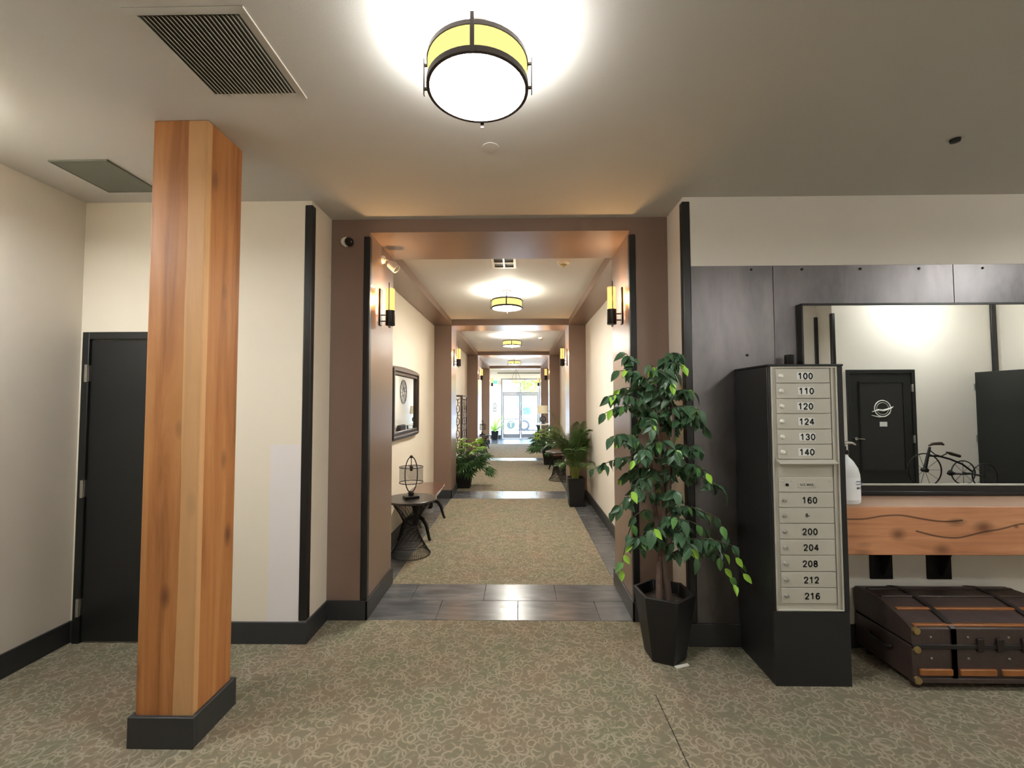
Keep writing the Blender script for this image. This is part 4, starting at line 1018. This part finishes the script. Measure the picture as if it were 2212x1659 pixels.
# ------------------------------------------------------------------ lattice folding screen
t = thing('lattice_screen', 'dark wooden lattice folding screen on the left, behind the bushy plant', 'folding screen', (-1.385, 8.80, 0))
def screen_panel(p0, p1):
    p0, p1 = Vector(p0), Vector(p1); d = (p1-p0); L = d.length; a = math.atan2(d.y, d.x); Hh = 1.73
    pt = bpy.data.objects.new('panel', MB().box(0,0.03,-0.012,0.012,0.02,Hh).box(L-0.03,L,-0.012,0.012,0.02,Hh).box(0.03,L-0.03,-0.012,0.012,Hh-0.04,Hh).box(0.03,L-0.03,-0.012,0.012,0.08,0.12).mesh('panel', M['dark_wood']))
    C.objects.link(pt); pt.parent = t; pt.location = p0; pt.rotation_euler = (0,0,a)
    q = MB(); w_ = L-0.06; ch = 0.26; n_ = 6; cx_ = L/2
    for k in range(n_):
        zc = 0.14 + ch*(k+0.5)
        q.tube([(cx_+0.07*math.cos(2*PI*i/14), 0, zc+0.085*math.sin(2*PI*i/14)) for i in range(14)], 0.009, 4, closed=True)
        for s in (-1,1):
            q.tube([(cx_+s*0.07,0,zc),(cx_+s*w_/2,0,zc)], 0.009, 4)
            q.tube([(cx_+s*0.02,0,zc-ch/2-0.045),(cx_+s*0.035,0,zc-ch/2+0.0),(cx_+s*0.02,0,zc-ch/2+0.045)], 0.008, 4) if k else None
            q.tube([(cx_+s*0.06,0,zc+0.045),(cx_+s*w_*0.36,0,zc+0.085),(cx_+s*w_*0.36,0,zc+ch-0.085),(cx_+s*0.06,0,zc+ch-0.045)] if k < n_-1 else [(cx_+s*0.06,0,zc+0.045),(cx_+s*w_*0.36,0,zc+0.085)], 0.009, 4)
    q.build('lattice', M['dark_wood'], pt, fix=False)
screen_panel((0.0,0.0,0), (0.18,0.42,0))
screen_panel((0.185,0.435,0), (0.225,0.95,0))

# ------------------------------------------------------------------ third bay, right side: clock, console, lamp, armchair
t = thing('wall_clock', 'large openwork metal clock seen in the left corridor mirror', 'clock', (XR, 14.7, 1.93))
q = MB()
for R_ in (0.40, 0.37): q.ring((-0.02,0,0), R_, 0.009, 40, 6, 'x')
q.build('rim', M['bronze'], t)
q = MB(); q.ring((-0.02,0,0),0.12,0.008,24,6,'x')
for k in range(12):
    a = k*PI/6; q.tube([(-0.02,0.12*math.cos(a),0.12*math.sin(a)),(-0.02,0.25*math.cos(a+0.14),0.25*math.sin(a+0.14)),(-0.02,0.37*math.cos(a),0.37*math.sin(a))],0.007,5)
q.build('openwork', M['bronze'], t)
q = MB(); q.tube([(-0.03,0,0),(-0.03,0.14,0.16)],0.006,5); q.tube([(-0.03,0,0),(-0.03,-0.05,0.12)],0.006,5); q.build('hands', M['black_metal'], t)
t = thing('console_table', 'pale topped console table under the beige shaded lamp', 'table', (0.83, 15.35, 0))
box(-0.22,0.22,-0.45,0.45,0.80,0.83).build('top', M['white_plastic'], t, bevel=0.004)
for sx in (-1,1):
    for sy in (-1,1): MB().tube([(sx*0.19,sy*0.40,0.80),(sx*0.15,sy*0.36,0.5),(sx*0.19,sy*0.41,0.0)],[0.022,0.016,0.014],10).build('leg', M['black_metal'], t)
t = thing('table_lamp', 'table lamp with beige drum shade far on the right of the corridor', 'table lamp', (0.82, 15.25, 0.83))
MB().lathe([(0.0,0.0),(0.085,0.0),(0.085,0.02),(0.03,0.035),(0.02,0.06),(0,0.06)], 20).build('base', M['black_metal'], t)
q = MB()
for k in range(4):
    a = k*PI/4; q.tube([(0.10*math.cos(2*PI*i/24)*math.cos(a), 0.10*math.cos(2*PI*i/24)*math.sin(a), 0.16+0.10*math.sin(2*PI*i/24)) for i in range(24)], 0.012, 6, closed=True)
q.build('orb', M['black_metal'], t)
MB().cyl((0,0,0.25),(0,0,0.42),0.010,n=8).build('stem', M['black_metal'], t)
q = MB(); q.lathe([(0.19,0.36),(0.165,0.63)], 32); q.f = q.f[:32]; q.build('lamp_shade', M['shade_linen'], t)
t = thing('armchair', 'dark upholstered armchair, seen in the left corridor mirror', 'armchair', (0.78, 14.15, 0))
box(-0.26,0.18,-0.30,0.30,0.24,0.44).build('seat', M['fabric_dark'], t, bevel=0.03, seg=3)
box(0.16,0.29,-0.32,0.32,0.24,0.86).build('backrest', M['fabric_dark'], t, bevel=0.04, seg=3)
for sy in (-1,1):
    box(-0.26,0.18,*sorted((sy*0.30,sy*0.40)),0.20,0.62).build('armrest', M['fabric_dark'], t, bevel=0.03, seg=3)
    for x in (-0.22,0.24): MB().cyl((x,sy*0.32,0.0),(x,sy*0.32,0.22),0.015,0.022,10).build('leg', M['dark_wood'], t)

# ------------------------------------------------------------------ entrance: pendant, exit sign, lantern
t = thing('pendant_light', 'shallow round pendant on splayed cables in front of the entrance doors', 'pendant', (-0.12, 18.3, 2.38))
q = MB(); q.lathe([(0.0,0.0),(0.19,0.0),(0.195,0.01),(0.195,0.13)], 32); q.build('bowl', M['pendant_glow'], t)
q = MB(); q.ring((0,0,0.0),0.197,0.008,32,6); q.ring((0,0,0.13),0.197,0.006,32,6); q.build('rim', M['bronze'], t)
q = MB()
for k in range(4): q.tube([(0.19*math.cos(k*PI/2),0.19*math.sin(k*PI/2),0.13),(0.05*math.cos(k*PI/2),0.05*math.sin(k*PI/2),0.50)],0.006,5)
q.tube([(0,0,0.50),(0,0,1.02)],0.008,6); q.build('cables', M['bronze'], t)
t = thing('exit_sign', 'green lit exit sign left of the entrance doors', 'sign', (-1.07, YD-0.06, 2.36))
box(-0.15,0.15,-0.03,0.06,0,0.19).build('housing', M['white_plastic'], t, bevel=0.004)
box(-0.12,0.12,-0.033,-0.03,0.025,0.165).build('lit_face', M['exit_green'], t)
t = thing('wall_lantern', 'narrow dark wall lantern frame beside the entrance doors', 'wall lantern', (-1.06, YD, 1.18))
q = MB()
for x in (-0.06,0.06): q.tube([(x,-0.03,0.0),(x,-0.03,0.22),(x*0.5,-0.03,0.36)],0.010,6)
q.tube([(-0.06,-0.03,0),(0.06,-0.03,0)],0.010,6); q.tube([(-0.03,-0.03,0.36),(0.03,-0.03,0.36)],0.010,6)
q.build('lantern_frame', M['bronze'], t); box(-0.02,0.02,-0.03,0,0.12,0.16).build('wall_mount', M['bronze'], t)

# ------------------------------------------------------------------ tricycle ornament on a table, seen only in the big mirror
t = thing('hall_table', 'dark side table at the right of the lobby, under the tricycle ornament', 'table', (4.15, 1.45, 0))
box(-0.55,0.75,-0.22,0.22,0.715,0.75).build('top', M['dark_wood'], t, bevel=0.004)
for sx in (-0.5,0.7):
    for sy in (-0.18,0.18): box(sx-0.02,sx+0.02,sy-0.02,sy+0.02,0,0.715).build('leg', M['dark_wood'], t)
t = thing('tricycle_ornament', 'black wrought metal tricycle ornament reflected in the big mirror', 'ornament', (3.90, 1.45, 0.758))
k_ = 0.0044
def pz(px, py): return ((px-2007)*k_, 0, 0.16 - (py-1018)*k_)
q = MB(); q.ring(pz(2007,1018), 0.158, 0.006, 40, 6, 'y')
wheel = q.build('front_wheel', M['black_metal'], t)
q = MB()
for k in range(10):
    a = k*PI/5; q.tube([pz(2007,1018), (0.155*math.cos(a),0,0.16+0.155*math.sin(a))],0.0018,4)
q.build('spokes', M['black_metal'], wheel)
MB().lathe([(0.0,-0.025),(0.02,-0.025),(0.02,0.025),(0,0.025)], 14, pz(2007,1018), axis='y').build('hub', M['black_metal'], wheel)
q = MB(); q.tube([pz(2007,1018), pz(2014,990), pz(2020,968)], [0.016,0.013,0.010], 8); q.build('fork', M['black_metal'], t)
q = MB(); q.tube([pz(2018,965), pz(2026,961), pz(2045,960), pz(2050,963)], [0.008,0.014,0.016,0.010], 8); q.build('handlebar', M['dark_wood'], t)
q = MB(); q.tube([pz(2016,987), pz(2040,988), pz(2062,994), pz(2088,1005), pz(2110,1022)], 0.009, 8)
q.tube([pz(2020,975), pz(2030,984), pz(2044,988), pz(2056,982)], 0.005, 6); q.build('frame_tube', M['black_metal'], t)
q = MB(); q.tube([pz(2055,979), pz(2064,982), pz(2084,988)], [0.006,0.016,0.014], 8); q.build('saddle', M['dark_wood'], t)
for y in (-0.10, 0.10):
    q = MB(); c_ = pz(2112,1026); q.ring((c_[0],y,0.12), 0.115, 0.006, 32, 6, 'y')
    for k in range(8): a = k*PI/4; q.tube([(c_[0],y,0.12),(c_[0]+0.112*math.cos(a),y,0.12+0.112*math.sin(a))],0.0018,4)
    q.build('rear_wheel', M['black_metal'], t)
q = MB(); q.cyl((pz(2112,0)[0],-0.10,0.12),(pz(2112,0)[0],0.10,0.12),0.008,n=8); q.build('axle', M['black_metal'], t)
q = MB(); q.tube([pz(2056,1026),pz(2062,1024),pz(2072,1026)],[0.01,0.028,0.01],10); q.tube([pz(2064,1026),pz(2090,1027),pz(2112,1026)],0.007,6); q.build('pedal_crank', M['black_metal'], t)

# ------------------------------------------------------------------ outside the entrance
structure(box(-14, 14, YD+0.2, 24.5, -0.2, -0.03).build('floor_sidewalk', M['concrete']), 'sunlit sidewalk outside')
structure(box(-30, 30, 24.5, 36, -0.3, -0.15).build('floor_street', M['asphalt']), 'street outside')
structure(box(-30, 30, 36, 40, -0.3, -0.03).build('floor_far_sidewalk', M['concrete']), 'far sidewalk')
t = thing('shop_building', 'pale building with dark windows across the street', 'building', (0, 40, 0))
box(-14,14,0,4,-0.03,5.2).build('wall', M['bld'], t)
for k in range(8):
    x = -12+3.2*k; wf = box(x-1.1,x+1.1,-0.05,0.0,0.7,2.9).build('window', M['alu'], t); box(x-1.0,x+1.0,-0.07,-0.05,0.8,2.8).build('pane', M['bld_glass'], wf)
box(-14,14,-0.9,0,3.2,3.4).build('awning', plain('awning', lin(90,110,130), 0.7), t)
def car(label, loc, rz):
    t = thing('parked_car', label, 'car', loc, rz)
    q = MB(); q.prism([(-2.1,0.25),(2.1,0.25),(2.15,0.65),(1.9,0.85),(1.0,0.95),(-1.9,0.98),(-2.15,0.7)], -0.85, 0.85, 'xz'); q.build('car_body', M['car_paint'], t, bevel=0.06, seg=2)
    q = MB(); q.prism([(1.05,0.93),(0.45,1.42),(-1.3,1.46),(-1.85,0.95)], -0.76, 0.76, 'xz'); q.build('cabin', M['car_glass'], t, bevel=0.06)
    box(-1.25,0.42,-0.72,0.72,1.43,1.50).build('car_roof', M['car_paint'], t, bevel=0.03)
    for x in (-1.3,1.3):
        for y in (-0.78,0.78):
            w_ = MB().lathe([(0.0,-0.1),(0.33,-0.1),(0.34,0),(0.33,0.1),(0,0.1)], 20, (x,y,0.34), axis='y').build('wheel', M['tyre'], t)
            MB().lathe([(0.0,-0.11),(0.2,-0.105),(0.2,0.105),(0,0.11)], 16, (x,y,0.34), axis='y').build('hubcap', M['alu'], w_)
car('silver car parked in the street beyond the right glass door', (1.6, 27.2, -0.15), 0.0)
car('second pale car parked across the street', (-3.2, 33.5, -0.15), PI)
def tree(label, loc, h, seed, r_):
    t = thing('street_tree', label, 'tree', loc, 0, 'street trees outside'); r = random.Random(seed)
    MB().tube([(0,0,0),(0.05,0,h*0.35),(0,0.05,h*0.6),(0.1,0,h*0.8)],[0.14,0.11,0.08,0.04],10).build('tree_trunk', M['trunk_bark'], t)
    q = MB()
    for k in range(2600):
        d = Vector((r.gauss(0,1), r.gauss(0,1), r.gauss(0,0.8))).normalized()*r_*r.uniform(0.45,1.0); c_ = Vector((0,0,h*0.75)) + d
        a, b = Vector((r.uniform(-1,1),r.uniform(-1,1),r.uniform(-1,1))).normalized()*0.11, Vector((r.uniform(-1,1),r.uniform(-1,1),r.uniform(-1,1))).normalized()*0.08
        q.add([c_-a, c_+b, c_+a, c_-b], [(0,1,2,3)])
    q.build('foliage', M['street_leaf'], t, kind='stuff', fix=False)
tree('yellow-green street tree beyond the right transom pane', (1.0, 30.5, -0.15), 4.6, 1, 1.4)
tree('yellow-green street tree beyond the left transom pane', (-2.4, 31.0, -0.15), 4.9, 2, 1.4)
t = thing('street_lamp', 'pale street lamp post beyond the left glass door', 'lamp post', (-0.75, 24.0, -0.03))
MB().lathe([(0.0,0.0),(0.12,0.0),(0.10,0.2),(0.05,0.3),(0.045,3.6),(0.0,3.6)], 14).build('lamp_pole', M['alu'], t)
MB().lathe([(0.0,3.6),(0.06,3.6),(0.14,3.75),(0.16,3.95),(0.05,4.1),(0,4.1)], 14).build('lantern_head', M['white_plastic'], t)
